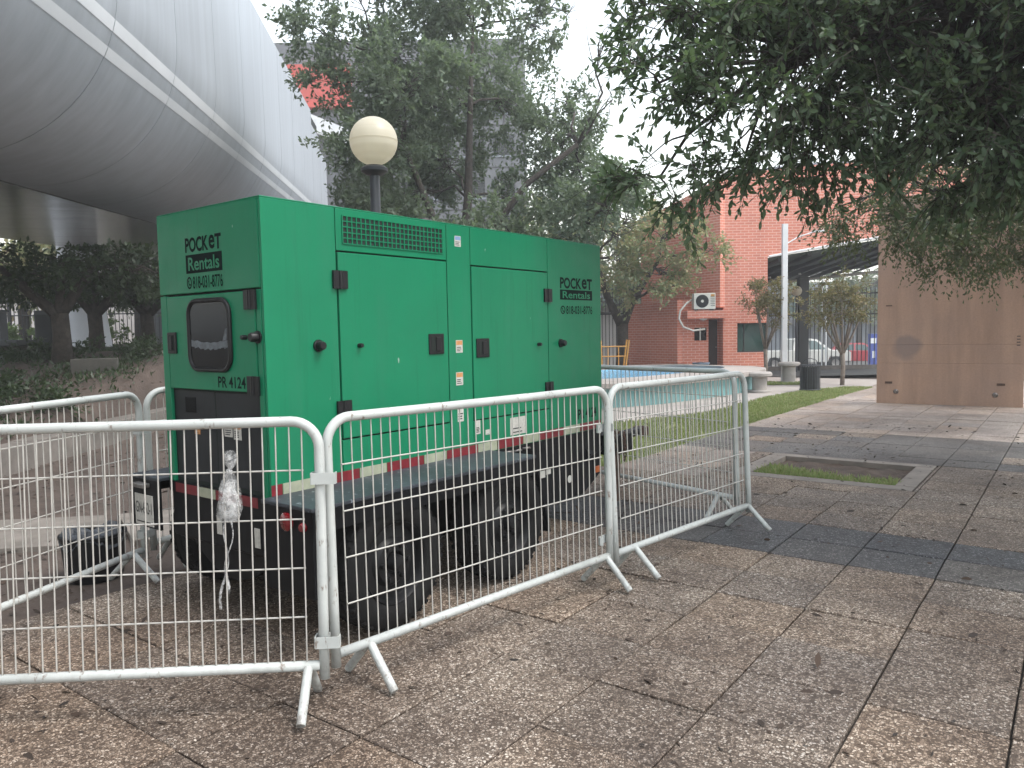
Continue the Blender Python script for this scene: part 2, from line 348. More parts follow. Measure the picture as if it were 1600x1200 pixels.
M['leaf_shade'] = leaf_mat('dark_hedge_leaf', [(.022,.040,.018), (.035,.058,.026), (.045,.070,.028)], .25)
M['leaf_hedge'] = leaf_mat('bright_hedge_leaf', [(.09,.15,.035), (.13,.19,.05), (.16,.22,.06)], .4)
M['leaf_far'] = leaf_mat('far_leaf', [(.12,.155,.09), (.16,.195,.11), (.20,.22,.125)], .45)
M['grass'] = leaf_mat('grass_blade', [(.19,.26,.085), (.25,.32,.11), (.29,.33,.13), (.36,.33,.17)], .4, .7)
M['litter'] = leaf_mat('dry_leaf', [(.018,.013,.011), (.035,.023,.017), (.065,.038,.024), (.028,.02,.016)], .03, .8)
M['litter_lawn'] = leaf_mat('dry_leaf_pale', [(.16,.10,.05), (.22,.14,.07)], .1, .8)
M['teal'] = mat('faded_teal_paint', (.14,.33,.34), (.20,.30,.30), 2.2, .7, pos=True, lo=.3, hi=.62, detail=8)
M['poolblue'] = mat('pool_blue_water', (.10,.36,.60), (.14,.42,.64), 1.5, .14, pos=True, bumps=(5, .5, .03))
M['carwhite'] = mat('silver_white_car_paint', (.55,.54,.50), None, 2, .3, coat=.6)
M['carred'] = mat('red_car_paint', (.42,.02,.03), None, 2, .3, coat=.6)
M['greyblue'] = mat('grey_blue_wall', (.22,.24,.27), (.17,.19,.22), 1.5, .8)
M['darkwall'] = mat('dark_cladding', (.12,.123,.135), (.095,.098,.108), .6, .6)
M['palewall'] = mat('pale_plaster', (.58,.54,.52), (.46,.43,.42), .8, .85)
M['column'] = mat('white_column_paint', (.60,.62,.66), (.52,.54,.58), .7, .5)
M['redpanel'] = mat('red_panel', (.50,.07,.05), None, 1, .5)
M['yellow'] = mat('yellow_paint', (.58,.27,.05), (.42,.22,.06), 6, .6)
M['roofgreen'] = mat('dark_green_roofing', (.05,.085,.062), (.03,.05,.038), 2, .55)
M['bluesign'] = mat('blue_sign_paint', (.03,.06,.30), None, 3, .4)
M['bucketblue'] = mat('grey_blue_plastic', (.20,.27,.36), None, 5, .5)
M['woodsoft'] = mat('pale_board', (.215,.19,.17), (.13,.115,.10), 3, .85, bumps=(20, .4, .006), pos=True)

# ------------------------------------------------------------------ foliage
def raw_mesh(name, V, F):
    me = bpy.data.meshes.new(name); V = np.ascontiguousarray(V, np.float32); F = np.ascontiguousarray(F, np.int32); k = F.shape[1]
    me.vertices.add(len(V)); me.vertices.foreach_set('co', V.ravel())
    me.loops.add(F.size); me.loops.foreach_set('vertex_index', F.ravel())
    me.polygons.add(len(F)); me.polygons.foreach_set('loop_start', np.arange(0, F.size, k, dtype=np.int32)); me.polygons.foreach_set('loop_total', np.full(len(F), k, np.int32))
    me.update(calc_edges=True); return me
def unit(a): return a/np.maximum(np.linalg.norm(a, axis=1, keepdims=True), 1e-9)
def leaves_mesh(name, P, D, Nn, Ln, Wd, fold=False):
    """one small blade per point; fold gives a midrib"""
    D = unit(D); X = unit(np.cross(D, Nn)); Z = np.cross(X, D); n = len(P); Ln = Ln[:, None]; Wd = Wd[:, None]
    if not fold:
        V = np.stack([P, P+D*Ln*.42+X*Wd*.5, P+D*Ln, P+D*Ln*.58-X*Wd*.5], 1).reshape(-1, 3)
        F = (np.arange(n)[:, None]*4 + np.array([0,1,2,3])[None])
        return raw_mesh(name, V, F)
    mid = P+D*Ln*.5-Z*Wd*.16; sag = Z*Ln*.10
    V = np.stack([P, P+D*Ln*.30+X*Wd*.42, P+D*Ln*.68+X*Wd*.46-sag*.5, P+D*Ln-sag, P+D*Ln*.68-X*Wd*.46-sag*.5, P+D*Ln*.30-X*Wd*.42, mid], 1).reshape(-1, 3)
    t = np.array([[0,1,6],[1,2,6],[2,3,6],[3,4,6],[4,5,6],[5,0,6]])
    F = (np.arange(n)[:, None, None]*7 + t[None]).reshape(-1, 3)
    return raw_mesh(name, V, F)
def curve_pts(a, b, n, sag, jit, rs):
    a = np.array(a, float); b = np.array(b, float); L = np.linalg.norm(b-a); pts = []
    off = np.zeros(3)
    for i in range(n+1):
        t = i/n
        if 0 < i < n: off = off*.6 + rs.normal(0, jit*L, 3)
        p = a+(b-a)*t + off*math.sin(math.pi*t) + np.array([0, 0, sag*L*math.sin(math.pi*t)]); pts.append(p)
    return pts
def tree(name, label, cat, base, trunk, blobs, leaf, lm, bark, ncl=9, twigs=9, per=9, tl=.35, droop=.25, r_limb=.05, fold=False, twig_geo=False, seed=1, group=None, upb=.15, spread=1.0, zmax=None, zmin=None, bias=(0,0,0), clip=None):
    """trunk: list of polylines [(x,y,z,r)...] in local coords; blobs: (x,y,z,rx,ry,rz) crown clumps"""
    rs = np.random.default_rng(seed); t = thing(name, label, cat, base, 0, group)
    tb = MB(); nodes = []
    for pl in trunk:
        tb.tube([p[:3] for p in pl], [p[3] for p in pl], 9); nodes += [np.array(p) for p in pl]
    tb.build('trunk', bark, t, 'all')
    lb = MB(); C = []; CO = []; bx = np.array(bias)
    for (x, y, z, rx, ry, rz) in blobs:
        c = np.array((x, y, z)); nd = min(nodes, key=lambda q: np.linalg.norm(q[:3]-c) + max(0, q[2]-z)*.7)
        rl = min(r_limb, nd[3]*.75)
        mid = curve_pts(nd[:3], c, 5, .08, .05, rs); lb.tube(mid, [rl*(1-.68*i/5) for i in range(6)], 6)
        k = max(3, int(ncl*(rx*ry*rz)**(2/3)/.6)) if ncl > 0 else 3
        if twig_geo and rx < .36: k = max(3, int(k*.45))
        for _ in range(k):
            d = rs.normal(0, 1, 3); d /= np.linalg.norm(d); rr = rs.uniform(.35, 1.0)**.6
            q = c+d*np.array((rx, ry, rz))*rr
            if zmax and q[2] > zmax: q[2] = zmax-rs.uniform(0, .4)
            if zmin and q[2] < zmin: q[2] = zmin+rs.uniform(0, .3)
            s0 = mid[rs.integers(3, 6)]
            lb.tube(curve_pts(s0, q, 4, .05, .06, rs), [rl*.32, rl*.26, rl*.2, rl*.14, rl*.07], 5); C.append(q); CO.append(d)
    lb.build('limbs', bark, t, 'all')
    C = np.array(C); CO = np.array(CO); n = len(C)*twigs
    c = np.repeat(C, twigs, 0); d = unit(np.repeat(CO, twigs, 0)*.75*spread + rs.normal(0, .62, (n, 3)) + np.array([0, 0, upb]) + bx)
    L = tl*rs.uniform(.55, 1.25, n); c = c + rs.normal(0, tl*.22, (n, 3))
    m = n*per; tt = np.tile((np.arange(per)+.6)/per, n) + rs.uniform(-.05, .05, m)
    ci = np.repeat(c, per, 0); di = np.repeat(d, per, 0); Li = np.repeat(L, per)
    P = ci + di*(tt*Li)[:, None]; P[:, 2] -= droop*Li*tt**2
    D = unit(di*.75 + rs.normal(0, .55, (m, 3)) + np.array([0, 0, -droop*.7]))
    Nn = unit(rs.normal(0, .55, (m, 3)) + np.array([0, 0, .8]))
    s = rs.uniform(.65, 1.25, m)
    if clip is not None:
        kk = clip(P); P, D, Nn, s = P[kk], D[kk], Nn[kk], s[kk]; m = len(P)
    me = leaves_mesh('crown', P, D, Nn, leaf[0]*s, leaf[1]*s*rs.uniform(.85, 1.15, m), fold)
    finish('crown', me, lm, t)
    if twig_geo:
        tw = MB()
        for i in range(n):
            p = [c[i]+d[i]*L[i]*a - np.array([0, 0, droop*L[i]*a*a]) for a in (-.15, .35, .7, 1.0)]
            tw.tube(p, [.0045, .0035, .0025, .0012], 3, caps=False)
        tw.build('twigs', M['twig'], t, fix=False)
    return t

# ------------------------------------------------------------------ text
def text_part(body, mat_, parent, face, at, wdt, hgt, off=0.0, name='lettering', bold=.012):
    """face 'side': runs along +Y on a wall facing +X;  'rear': runs along +X on a wall facing -Y"""
    cu = bpy.data.curves.new('t', 'FONT'); cu.body = body; cu.size = 1; cu.offset = bold; cu.resolution_u = 3
    o = bpy.data.objects.new('t', cu); COL.objects.link(o)
    bpy.context.view_layer.update()
    me = bpy.data.meshes.new_from_object(o.evaluated_get(bpy.context.evaluated_depsgraph_get()))
    bpy.data.objects.remove(o); bpy.data.curves.remove(cu)
    xs = [v.co.x for v in me.vertices]; ys = [v.co.y for v in me.vertices]; x0, x1, y0, y1 = min(xs), max(xs), min(ys), max(ys)
    for v in me.vertices:
        a = (v.co.x-x0)/(x1-x0)*wdt; b = (v.co.y-y0)/(y1-y0)*hgt
        v.co = (at[0]+off, at[1]+a, at[2]+b) if face == 'side' else (at[0]+a, at[1]-off, at[2]+b)
    me.materials.clear()
    return finish(name, me, mat_, parent)
def fplate(face, at, wdt, hgt, t=.0015):
    m = MB()
    if face == 'side': return m.box(at[0], at[0]+t, at[1], at[1]+wdt, at[2], at[2]+hgt)
    return m.box(at[0], at[0]+wdt, at[1]-t, at[1], at[2], at[2]+hgt)

# ================================================================== the setting
def sm(a, b, x):
    t = max(0., min(1., (x-a)/(b-a))); return t*t*(3-2*t)
def ground_h(x, y):
    """height of the terrain in the site frame"""
    h = -.13
    h += -1.2*max(0., min(1., (y-28)/16))*sm(-6, -1, x)
    h += .07*sm(-.5, -2.5, x) + (.22+1.0*sm(7.5, 16, y))*sm(-5.75, -6.35, x)*sm(1, 4, y)
    return h
def grid_sheet(name, xs, ys, hf, m):
    V = [S(x, y, hf(x, y)) for y in ys for x in xs]; n = len(xs)
    F = [(j*n+i, j*n+i+1, (j+1)*n+i+1, (j+1)*n+i) for j in range(len(ys)-1) for i in range(n-1)]
    mb = MB(); mb.add(V, F); return struct(mb.build(name, m, None, 'all', fix=False))
xs = [-600, -300, -150, -80, -50, -40, -34] + [-30+i*.9 for i in range(26)] + [-7, -6.6, -6.4, -6.25, -6.1, -5.95, -5.8, -5.6, -5.3, -5] + [-4+i*1.0 for i in range(28)] + [26, 30, 40, 60, 100, 200, 400, 600]
ys = [-200, -60, -20, -8, -3, 0, 1, 2, 3, 4, 5, 6] + [7+i*.75 for i in range(30)] + [30, 32, 34, 36, 38, 40, 42, 44, 48, 55, 70, 100, 200, 400, 800]
g = grid_sheet('ground', xs, ys, lambda x, y: ground_h(x, y) + (.03*math.sin(x*1.7+y)*math.sin(y*1.3) if x < -6.5 and y < 40 else 0), M['dirt'])

# paving: a bed with separate slabs laid on it
PU, PV, U0, V0 = .4715, .433, -2.046, 2.65
def cam_px(p):
    d = Vector(p)-Vector((0, 0, CAMH)); mw = sc.camera.matrix_world.to_3x3()
    x, y, z = mw.transposed() @ d
    if z > -.1: return None
    return 800+1190*x/-z, 600-1190*y/-z, -z
PIT = (-2.60, -1.31, 7.45, 8.55); PITO = (-2.80, -1.13, 7.26, 8.72)
bed = MB(); bz = -.022
for (x0, x1, y0, y1) in ((-4.44, 9, -6, 7.0), (-3.95, PIT[0]-.1, 7.0, 22), (PIT[1]+.1, 9, 7.0, 22), (PIT[0]-.1, PIT[1]+.1, 7.0, PIT[2]-.1), (PIT[0]-.1, PIT[1]+.1, PIT[3]+.1, 22)):
    bed.add([(x0, y0, bz), (x1, y0, bz), (x1, y1, bz), (x0, y1, bz)], [(0,1,2,3)])
paving = struct(bed.build('plaza_paving', M['bed'], fix=False))
def slab_mesh(k):
    rs = random.Random(k); gx, gy = .0035+.002*rs.random(), .0022+.0016*rs.random(); a, b = PU/2-gx, PV/2-gy; c = .004; z0, z1 = -.06, 0
    mb = MB()
    j = lambda: rs.uniform(-.0015, .0015)
    low = [(-a, -b, z0), (a, -b, z0), (a, b, z0), (-a, b, z0)]; up = [(-a+j(), -b+j(), z1-c), (a+j(), -b+j(), z1-c), (a+j(), b+j(), z1-c), (-a+j(), b+j(), z1-c)]
    top = [(-a+c, -b+c, z1), (a-c, -b+c, z1), (a-c, b-c, z1), (-a+c, b-c, z1)]
    mb.add(low+up+top, [(0,1,5,4),(1,2,6,5),(2,3,7,6),(3,0,4,7),(4,5,9,8),(5,6,10,9),(6,7,11,10),(7,4,8,11),(8,9,10,11)]); return mb
SLAB = {}
for kind in ('pave', 'pave_dark', 'pave_grey', 'pave_pale'):
    SLAB[kind] = []
    for k in range(5):
        me = bpy.data.meshes.new('slab'); mb = slab_mesh(k); me.from_pydata(mb.v, [], mb.f); me.materials.append(M[kind]); SLAB[kind].append(me)
cells = []
for i in range(-5, 24):
    for j in range(-19, 45):
        u = U0+(i+.5)*PU; v = V0+(j+.5)*PV
        if v > 6.9 and u < -3.9: continue
        if PITO[0]-.01 < u+PU/2 and u-PU/2 < PITO[1]+.01 and PITO[2]-.01 < v+PV/2 and v-PV/2 < PITO[3]+.01:
            continue
        q = cam_px((u, v, 0)); kind = 'pave'
        if 5 <= j <= 6: kind = 'pave_dark' if random.random() < .8 else 'pave_grey'
        elif 14 <= j <= 18 and random.random() < .80: kind = 'pave_grey'
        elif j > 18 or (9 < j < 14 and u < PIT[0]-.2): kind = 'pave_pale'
        vis = q is not None and -60 < q[0] < 1660 and q[1] < 1290
        cells.append((not vis, q[2] if q else 99, u, v, kind))
cells.sort(key=lambda c: (c[0], c[1]))
rest = {k: MB() for k in SLAB}; nsl = 0
for hid, dist, u, v, kind in cells:
    dz = random.gauss(0, .0022) - (random.random() < .07)*.004
    if not hid and nsl < 300:
        nsl += 1
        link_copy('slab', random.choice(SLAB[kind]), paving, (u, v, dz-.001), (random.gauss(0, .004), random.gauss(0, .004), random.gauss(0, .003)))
    else:
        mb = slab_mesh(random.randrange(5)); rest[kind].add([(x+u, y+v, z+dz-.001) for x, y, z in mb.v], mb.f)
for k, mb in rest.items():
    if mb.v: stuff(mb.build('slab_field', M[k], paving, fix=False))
# filler strips round the tree pit border, cut slabs
def rect(mb, x0, x1, y0, y1, z0, z1): return mb.box(x0, x1, y0, y1, z0, z1)
fu0 = U0+math.floor((PITO[0]-U0)/PU)*PU; fu1 = U0+math.ceil((PITO[1]-U0)/PU)*PU
fv0 = V0+math.floor((PITO[2]-V0)/PV)*PV; fv1 = V0+math.ceil((PITO[3]-V0)/PV)*PV
for (a, b, c, d) in ((fu0, fu1, fv0, PITO[2]), (fu0, fu1, PITO[3], fv1), (fu0, PITO[0], PITO[2], PITO[3]), (PITO[1], fu1, PITO[2], PITO[3])):
    if b-a > .02 and d-c > .02: MB().box(a+.004, b-.004, c+.004, d-.004, -.05, -.002).build('cut_slab', M['pave' if c < 8.5 else 'pave_grey'], paving)
# tree pit
M['pit_border'] = mat('old_concrete_border', (.235,.20,.172), (.14,.12,.104), 5, .88, bumps=(35, .4, .006), pos=True, lo=.3, hi=.7, detail=9)
pit = thing('tree_pit', 'square planting pit in the paving with a concrete border, bare soil and weeds', 'planting pit', (PIT[0], PIT[2], 0))
W, D = PIT[1]-PIT[0], PIT[3]-PIT[2]; o = .19
for (a, b, c, d) in ((-o, W+.17, -o, 0), (-o, W+.17, D, D+.16), (-o, 0, .003, D-.003), (W, W+.17, .003, D-.003)):
    MB().box(a+.003, b-.003, c+.003, d-.003, -.16, .001).build('border', M['pit_border'], pit, bevel=.005)
sg = MB(); n = 16
sv = [(W*i/n, D*j/n, -.050+.02*math.sin(i*1.3)*math.cos(j*1.1)+random.uniform(-.012, .012)) for j in range(n+1) for i in range(n+1)]
sg.add(sv, [(j*(n+1)+i, j*(n+1)+i+1, (j+1)*(n+1)+i+1, (j+1)*(n+1)+i) for j in range(n) for i in range(n)]); sg.build('soil_bed', M['soil'], pit, 'all', fix=False)
def blades(name, P, L0, W0, m, parent=None, lean=.5, seed=3):
    rs = np.random.default_rng(seed); n = len(P)
    D = unit(rs.normal(0, lean, (n, 3))*np.array([1, 1, .2])+np.array([0, 0, 1])); Nn = unit(rs.normal(0, 1, (n, 3)))
    s = rs.uniform(.5, 1.3, n); me = leaves_mesh(name, P, D, Nn, L0*s, W0*s)
    return stuff(finish(name, me, m, parent))
rs = np.random.default_rng(5)
def tuft(n, x0, x1, y0, y1, dens):
    P = np.stack([rs.uniform(x0, x1, n), rs.uniform(y0, y1, n), np.zeros(n)], 1)
    return P[[dens(p) > rs.random() for p in P]]
P = tuft(12000, .01, W-.01, .01, D*.55, lambda p: max(0, 1-p[1]/(.38+.30*max(0, 1-p[0]/.7)))*(1 if p[0] < .75 else .35+.5*(p[0] > 1.0)))
P[:, 2] = -.05
blades('weeds', P, .075, .012, M['grass'], pit, .7)

# lawn strip, walkways, small lawn
def sheet(name, poly, z, m): return struct(MB().add([(a, b, z) for a, b in poly], [tuple(range(len(poly)))]).build(name, m, fix=False))
LAWN = [(-3.96, 6.9), (-3.97, 12), (-3.80, 18.9), (-4.35, 18.9), (-4.9, 17.5), (-5.15, 15.5), (-5.08, 12.5), (-5.32, 11.57), (-5.82, 10.33), (-6.3, 9.2), (-6.7, 6.9)]
sheet('lawn', LAWN, -.018, M['lawn_soil'])
sheet('pool_walkway', [(-6.7, 6.9), (-6.3, 9.2), (-5.82, 10.33), (-5.32, 11.57), (-5.08, 12.5), (-5.15, 15.5), (-4.9, 17.5), (-4.35, 18.9), (-3.8, 18.95), (-3.8, 22), (-9, 22), (-14, 19), (-14, 9), (-8, 6.9)], -.024, M['walk'])
LAWN2 = [(-6.75, 18.6), (-5.2, 19.45), (-5.35, 20.1), (-7.2, 19.4)]
sheet('small_lawn', LAWN2, -.014, M['lawn_soil'])
def inpoly(p, poly):
    c = False; n = len(poly)
    for i in range(n):
        (x1, y1), (x2, y2) = poly[i], poly[i-1]
        if (y1 > p[1]) != (y2 > p[1]) and p[0] < (x2-x1)*(p[1]-y1)/(y2-y1)+x1: c = not c
    return c
P = np.stack([rs.uniform(-6.6, -3.75, 110000), rs.uniform(6.95, 18.9, 110000), np.full(110000, -.02)], 1)
keep = np.array([inpoly(p, LAWN) and math.sin(p[0]*5.3+p[1]*1.7)*math.sin(p[1]*2.9-p[0]*2) + rs.normal(0, .55) > -.75 for p in P])
blades('lawn_grass', P[keep], .055, .011, M['grass'], None, .6, 4)['label'] = 'short patchy green grass of the lawn strip between pool and paving'
bpy.data.objects['lawn_grass']['category'] = 'grass'
P = np.stack([rs.uniform(-7.2, -5.2, 12000), rs.uniform(18.6, 20.1, 12000), np.full(12000, -.018)], 1)
gg = blades('lawn_grass', P[[inpoly(p, LAWN2) for p in P]], .06, .014, M['grass'], None, .6, 6)
gg['label'] = 'small wedge of grass in front of the brick wall'; gg['category'] = 'grass'
# far path and street beyond the fence
grid_sheet('entrance_yard', [1.5, 4, 8, 12, 16, 24, 40], [22.2, 23.5, 25, 26.2], lambda x, y: -.03, M['asphalt'])
grid_sheet('street', [-3, 0, 4, 8, 12, 16, 24, 40, 70], [26.3, 28, 30, 32, 34, 36, 38, 40, 42, 44, 50, 60, 75], lambda x, y: ground_h(x, y)+.025, M['asphalt'])

# dirt strip on the left: kerb wall, old boards of concrete, leaf litter
kb = thing('kerb_wall', 'low weathered concrete kerb edging the planted bank on the left', 'kerb', S(-5.7, 3.0, 0), YAW)
for k in range(6):
    L = 2.0; x = -.05*k
    MB().box(x-.16, x+.16, k*L+.006, (k+1)*L-.006, -.2, .25+random.uniform(-.008, .008)).build('kerb_block', M['conc_dark'], kb, bevel=.012)
def flat_slab(name, label, pts, z, t, m):
    return tag(MB().prism(pts, z, z+t).build(name, m, bevel=.006), label, 'slab')
flat_slab('concrete_slab', 'large cracked concrete slab lying on the dirt behind the black tub', [(-7.3, 2.2), (-6.3, 1.86), (-5.56, 2.62), (-6.5, 2.98)], -.075, .055, M['woodsoft'])
flat_slab('concrete_slab', 'smaller pale concrete slab beside the trailer on the dirt', [(-6.43, 3.05), (-5.49, 2.70), (-5.18, 3.03), (-6.12, 3.5)], -.075, .058, M['woodsoft'])
def litter(n, fn, L0, m, name, label, seed=11, zt=.004):
    rs = np.random.default_rng(seed); P = np.array([fn(rs) for _ in range(n)]); P[:, 2] += zt
    D = unit(rs.normal(0, 1, (n, 3))*np.array([1, 1, .18])); Nn = unit(rs.normal(0, .5, (n, 3))+np.array([0, 0, 1]))
    s = rs.uniform(.4, 1.35, n); me = leaves_mesh(name, P, D, Nn, L0*s, L0*.34*s*rs.uniform(.4, 1.3, n), True)
    o = stuff(finish(name, me, m)); o['label'] = label; o['category'] = 'leaf litter'; return o
def on_paving(rs):
    while True:
        u, v = rs.uniform(-4.3, .6), rs.uniform(.8, 12)
        if rs.random() < .25+.75*(math.sin(u*2.1+v)*math.sin(v*1.1) > 0) and not (v > 6.9 and u < -3.9) and not (PIT[0] < u < PIT[1] and PIT[2] < v < PIT[3]): return (u, v, 0)
litter(1500, on_paving, .052, M['litter'], 'fallen_leaves', 'small dry brown leaves scattered over the plaza paving')
litter(5000, on_paving, .016, M['litter'], 'leaf_fragments', 'tiny dark leaf crumbs and bark bits scattered over the paving', 14, .003)
def on_dirt(rs):
    while True:
        x, y = rs.uniform(-11, -2.0), rs.uniform(2.5, 14); u, v, _ = S(x, y)
        if u < -4.5: return (u, v, ground_h(x, y)+.01)
litter(5200, on_dirt, .06, M['litter'], 'fallen_leaves', 'thick brown leaf litter on the bare dirt left of the trailer', 12)
def in_lawn(rs):
    while True:
        p = (rs.uniform(-6.6, -3.8), rs.uniform(7, 18.8))
        if inpoly(p, LAWN): return (*p, .015)
litter(170, in_lawn, .06, M['litter_lawn'], 'fallen_leaves', 'few dry leaves lying on the lawn strip', 13)
# ================================================================== generator trailer
gen = thing('generator_trailer', 'green enclosed generator on a black twin-axle trailer inside white barriers', 'generator', (-3.0, 2.125, 0), R(-.62))
GW, GL, Z0, Z1 = .91, 3.0, .685, 2.08
G_ = M['green']
enc = MB().box(-GW+.02, -.02, .02, GL-.02, Z0, Z1-.01).build('enclosure_core', M['gap'], gen)  # black core colours in the shadow of the panel gaps
def panel(name, y0, y1, z0, z1, m=G_, parent=gen, x=0.0, t=.018, g=.0025, bv=.003):
    return MB().box(x-t, x, y0+g, y1-g, z0+g, z1-g).build(name, m, parent, bevel=bv)
for (y0, y1, z0, z1) in ((0, .432, Z0, Z1), (.432, 1.252, 1.866, Z1), (.432, 1.252, Z0, .912), (1.252, 1.464, Z0, Z1), (1.464, 2.286, 1.851, Z1), (1.464, 2.286, Z0, .899), (2.286, GL, Z0, Z1)):
    panel('side_panel', y0, y1, z0, z1)
doors = []
for (y0, y1, z0, z1, hy, kx, hz, hh) in ((.436, 1.248, .914, 1.864, 1.14, .56, 1.389, ((.445, 1.722), (.445, 1.068))), (1.468, 2.282, .901, 1.849, 1.56, 2.157, 1.354, ((2.275, 1.689), (2.275, 1.045)))):
    d = panel('door', y0, y1, z0, z1, x=.003, t=.02, g=.004, bv=.004)
    # sunk latch: tray, paddle and rim
    m = MB(); m.box(.003, .011, hy-.062, hy+.062, hz-.065, hz+.052); lt = m.build('latch', M['plastic'], d, bevel=.004)
    MB().box(.0112, .0125, hy-.045, hy+.045, hz-.048, hz+.036).build('latch_recess', M['gap'], lt)
    MB().box(.0126, .020, hy-.012, hy+.03, hz-.045, hz+.033).build('paddle', M['plastic'], lt, bevel=.003)
    for (y, z) in hh:
        m = MB(); m.box(.004, .016, y-.045, y-.004, z-.045, z+.045); m.box(.004, .016, y+.004, y+.045, z-.045, z+.045); m.tube([(.014, y, z-.045), (.014, y, z+.045)], .011, 8)
        m.build('hinge', M['plastic'], d)
    m = MB(); m.lathe([(0, .032), (.010, .032), (.012, .026), (.012, .003)], (.0, kx, hz), 10, 'x'); m.build('stop_pin', M['plastic'], d, True)
for (y, z) in ((.30, 1.395), (2.437, 1.356)):
    m = MB(); m.lathe([(0, .045), (.018, .045), (.022, .038), (.022, .012), (.030, .010), (.030, 0)], (0, y, z), 12, 'x'); m.build('door_bumper', M['plastic'], gen, True)
# grille: black recess and a lattice of thin bars
gy0, gy1, gz0, gz1 = .475, 1.215, 1.905, 2.045
gr = MB().box(.0005, .0015, gy0, gy1, gz0, gz1).build('air_inlet', M['gap'], gen)
m = MB(); nc, nr = 24, 5
for i in range(nc+1):
    y = gy0+(gy1-gy0)*i/nc; m.box(.0016, .0060, y-.0030, y+.0030, gz0, gz1)
for j in range(nr+1):
    z = gz0+(gz1-gz0)*j/nr; m.box(.0010, .0052, gy0, gy1, z-.0028, z+.0028)
m.build('grille_lattice', G_, gr, fix=False)
# rear
def rpanel(name, x0, x1, z0, z1, m=G_, parent=gen, y=0.0, t=.018, g=.0025, bv=.003):
    return MB().box(x0+g, x1-g, y, y+t, z0+g, z1-g).build(name, m, parent, bevel=bv)
rpanel('rear_panel', -GW, -.019, 1.668, Z1); rpanel('rear_panel', -.060, -.019, Z0, 1.666); rpanel('rear_panel', -GW, -.845, Z0, 1.666)
rd = rpanel('rear_door', -.843, -.062, 1.180, 1.663, y=-.003, t=.02, g=.004, bv=.004)
def rrect(x0, x1, z0, z1, r, n=6):
    p = []
    for cx, cz, a0 in ((x1-r, z1-r, 0), (x0+r, z1-r, 90), (x0+r, z0+r, 180), (x1-r, z0+r, 270)):
        for k in range(n+1):
            a = R(a0+90*k/n); p.append((cx+r*math.cos(a), cz+r*math.sin(a)))
    return p
wp = rrect(-.622, -.262, 1.286, 1.628, .07)
wd = MB().prism(wp, -.0115, -.0032, 'y').build('inspection_window', M['darkglass'], rd)
MB().tube([(a, -.010, b) for a, b in wp], .012, 8, closed=True).build('window_seal', M['plastic'], wd, 'all')
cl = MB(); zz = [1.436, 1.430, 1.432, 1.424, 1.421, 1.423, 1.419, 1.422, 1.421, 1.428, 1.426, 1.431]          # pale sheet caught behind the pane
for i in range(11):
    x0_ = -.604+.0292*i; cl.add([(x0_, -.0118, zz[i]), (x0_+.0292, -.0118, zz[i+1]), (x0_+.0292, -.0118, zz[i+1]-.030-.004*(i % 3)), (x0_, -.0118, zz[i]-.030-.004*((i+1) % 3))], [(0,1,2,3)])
cl.add([(-.325, -.01185, 1.428), (-.290, -.01185, 1.430), (-.283, -.01185, 1.49), (-.300, -.01185, 1.485)], [(0,1,2,3)])  # upright quad paints a reflection on the pane as pale colour
cl.build('sheet_and_reflection', mat('grey_sheet_reflection', (.13,.15,.17), (.05,.06,.07), 25, .5), wd, fix=False)
m = MB(); m.box(-.838, -.754, -.012, -.003, 1.365, 1.475); lt = m.build('latch', M['plastic'], rd, bevel=.004)
MB().box(-.822, -.770, -.0135, -.0122, 1.38, 1.46).build('latch_recess', M['gap'], lt); MB().box(-.806, -.786, -.019, -.0136, 1.385, 1.455).build('paddle', M['plastic'], lt, bevel=.003)
for z in (1.617, 1.216):
    m = MB(); m.box(-.135, -.094, -.015, -.004, z-.045, z+.045); m.box(-.086, -.045, -.015, -.004, z-.045, z+.045); m.tube([(-.09, -.013, z-.045), (-.09, -.013, z+.045)], .011, 8); m.build('hinge', M['plastic'], rd)
MB().lathe([(0, -.03), (.010, -.03), (.012, -.024), (.012, -.003)], (-.142, 0, 1.443), 10, 'y').build('stop_pin', M['plastic'], rd, True)
MB().lathe([(0, -.045), (.018, -.045), (.022, -.038), (.022, -.01), (.030, -.008), (.030, 0)], (-.050, 0, 1.443), 12, 'y').build('door_bumper', M['plastic'], gen, True)
for x0, x1 in ((-.842, -.462), (-.458, -.064)):
    cp = rpanel('control_panel', x0, x1, Z0+.02, 1.174, M['darkpanel'], y=.0185, t=.012)
    cp['label'] = 'dark grey lower control panel of the generator rear'
MB().box(-.74, -.64, .0165, .0184, 1.06, 1.14).build('display', M['darkglass'], gen)
def sticker(face, at, wd_, hg, m='sticker', lines=3, top=None, par=None):
    s = fplate(face, at, wd_, hg, .0012).build('sticker', M[m], par or gen)
    if top:
        a = (at[0]+(.0013 if face == 'side' else .003), at[1]+(.003 if face == 'side' else -.0013), at[2]+hg*.62); fplate(face, a, wd_-.006, hg*.33, .0005).build('band', M[top], s)
    for k in range(lines):
        z = at[2]+hg*(.12+.42*k/max(1, lines)); a = (at[0]+(.0013 if face == 'side' else wd_*.12), at[1]+(wd_*.12 if face == 'side' else -.0013), z)
        fplate(face, a, wd_*random.uniform(.5, .76), hg*.06, .0004).build('print_line', M['darkpanel'], s)
sticker('rear', (-.66, .0175, .95), .05, .05, 'sticker_or', 1); sticker('rear', (-.39, .0175, .955), .07, .075, lines=3); sticker('rear', (-.31, .0175, .945), .065, .085, lines=4, top='sticker_or')
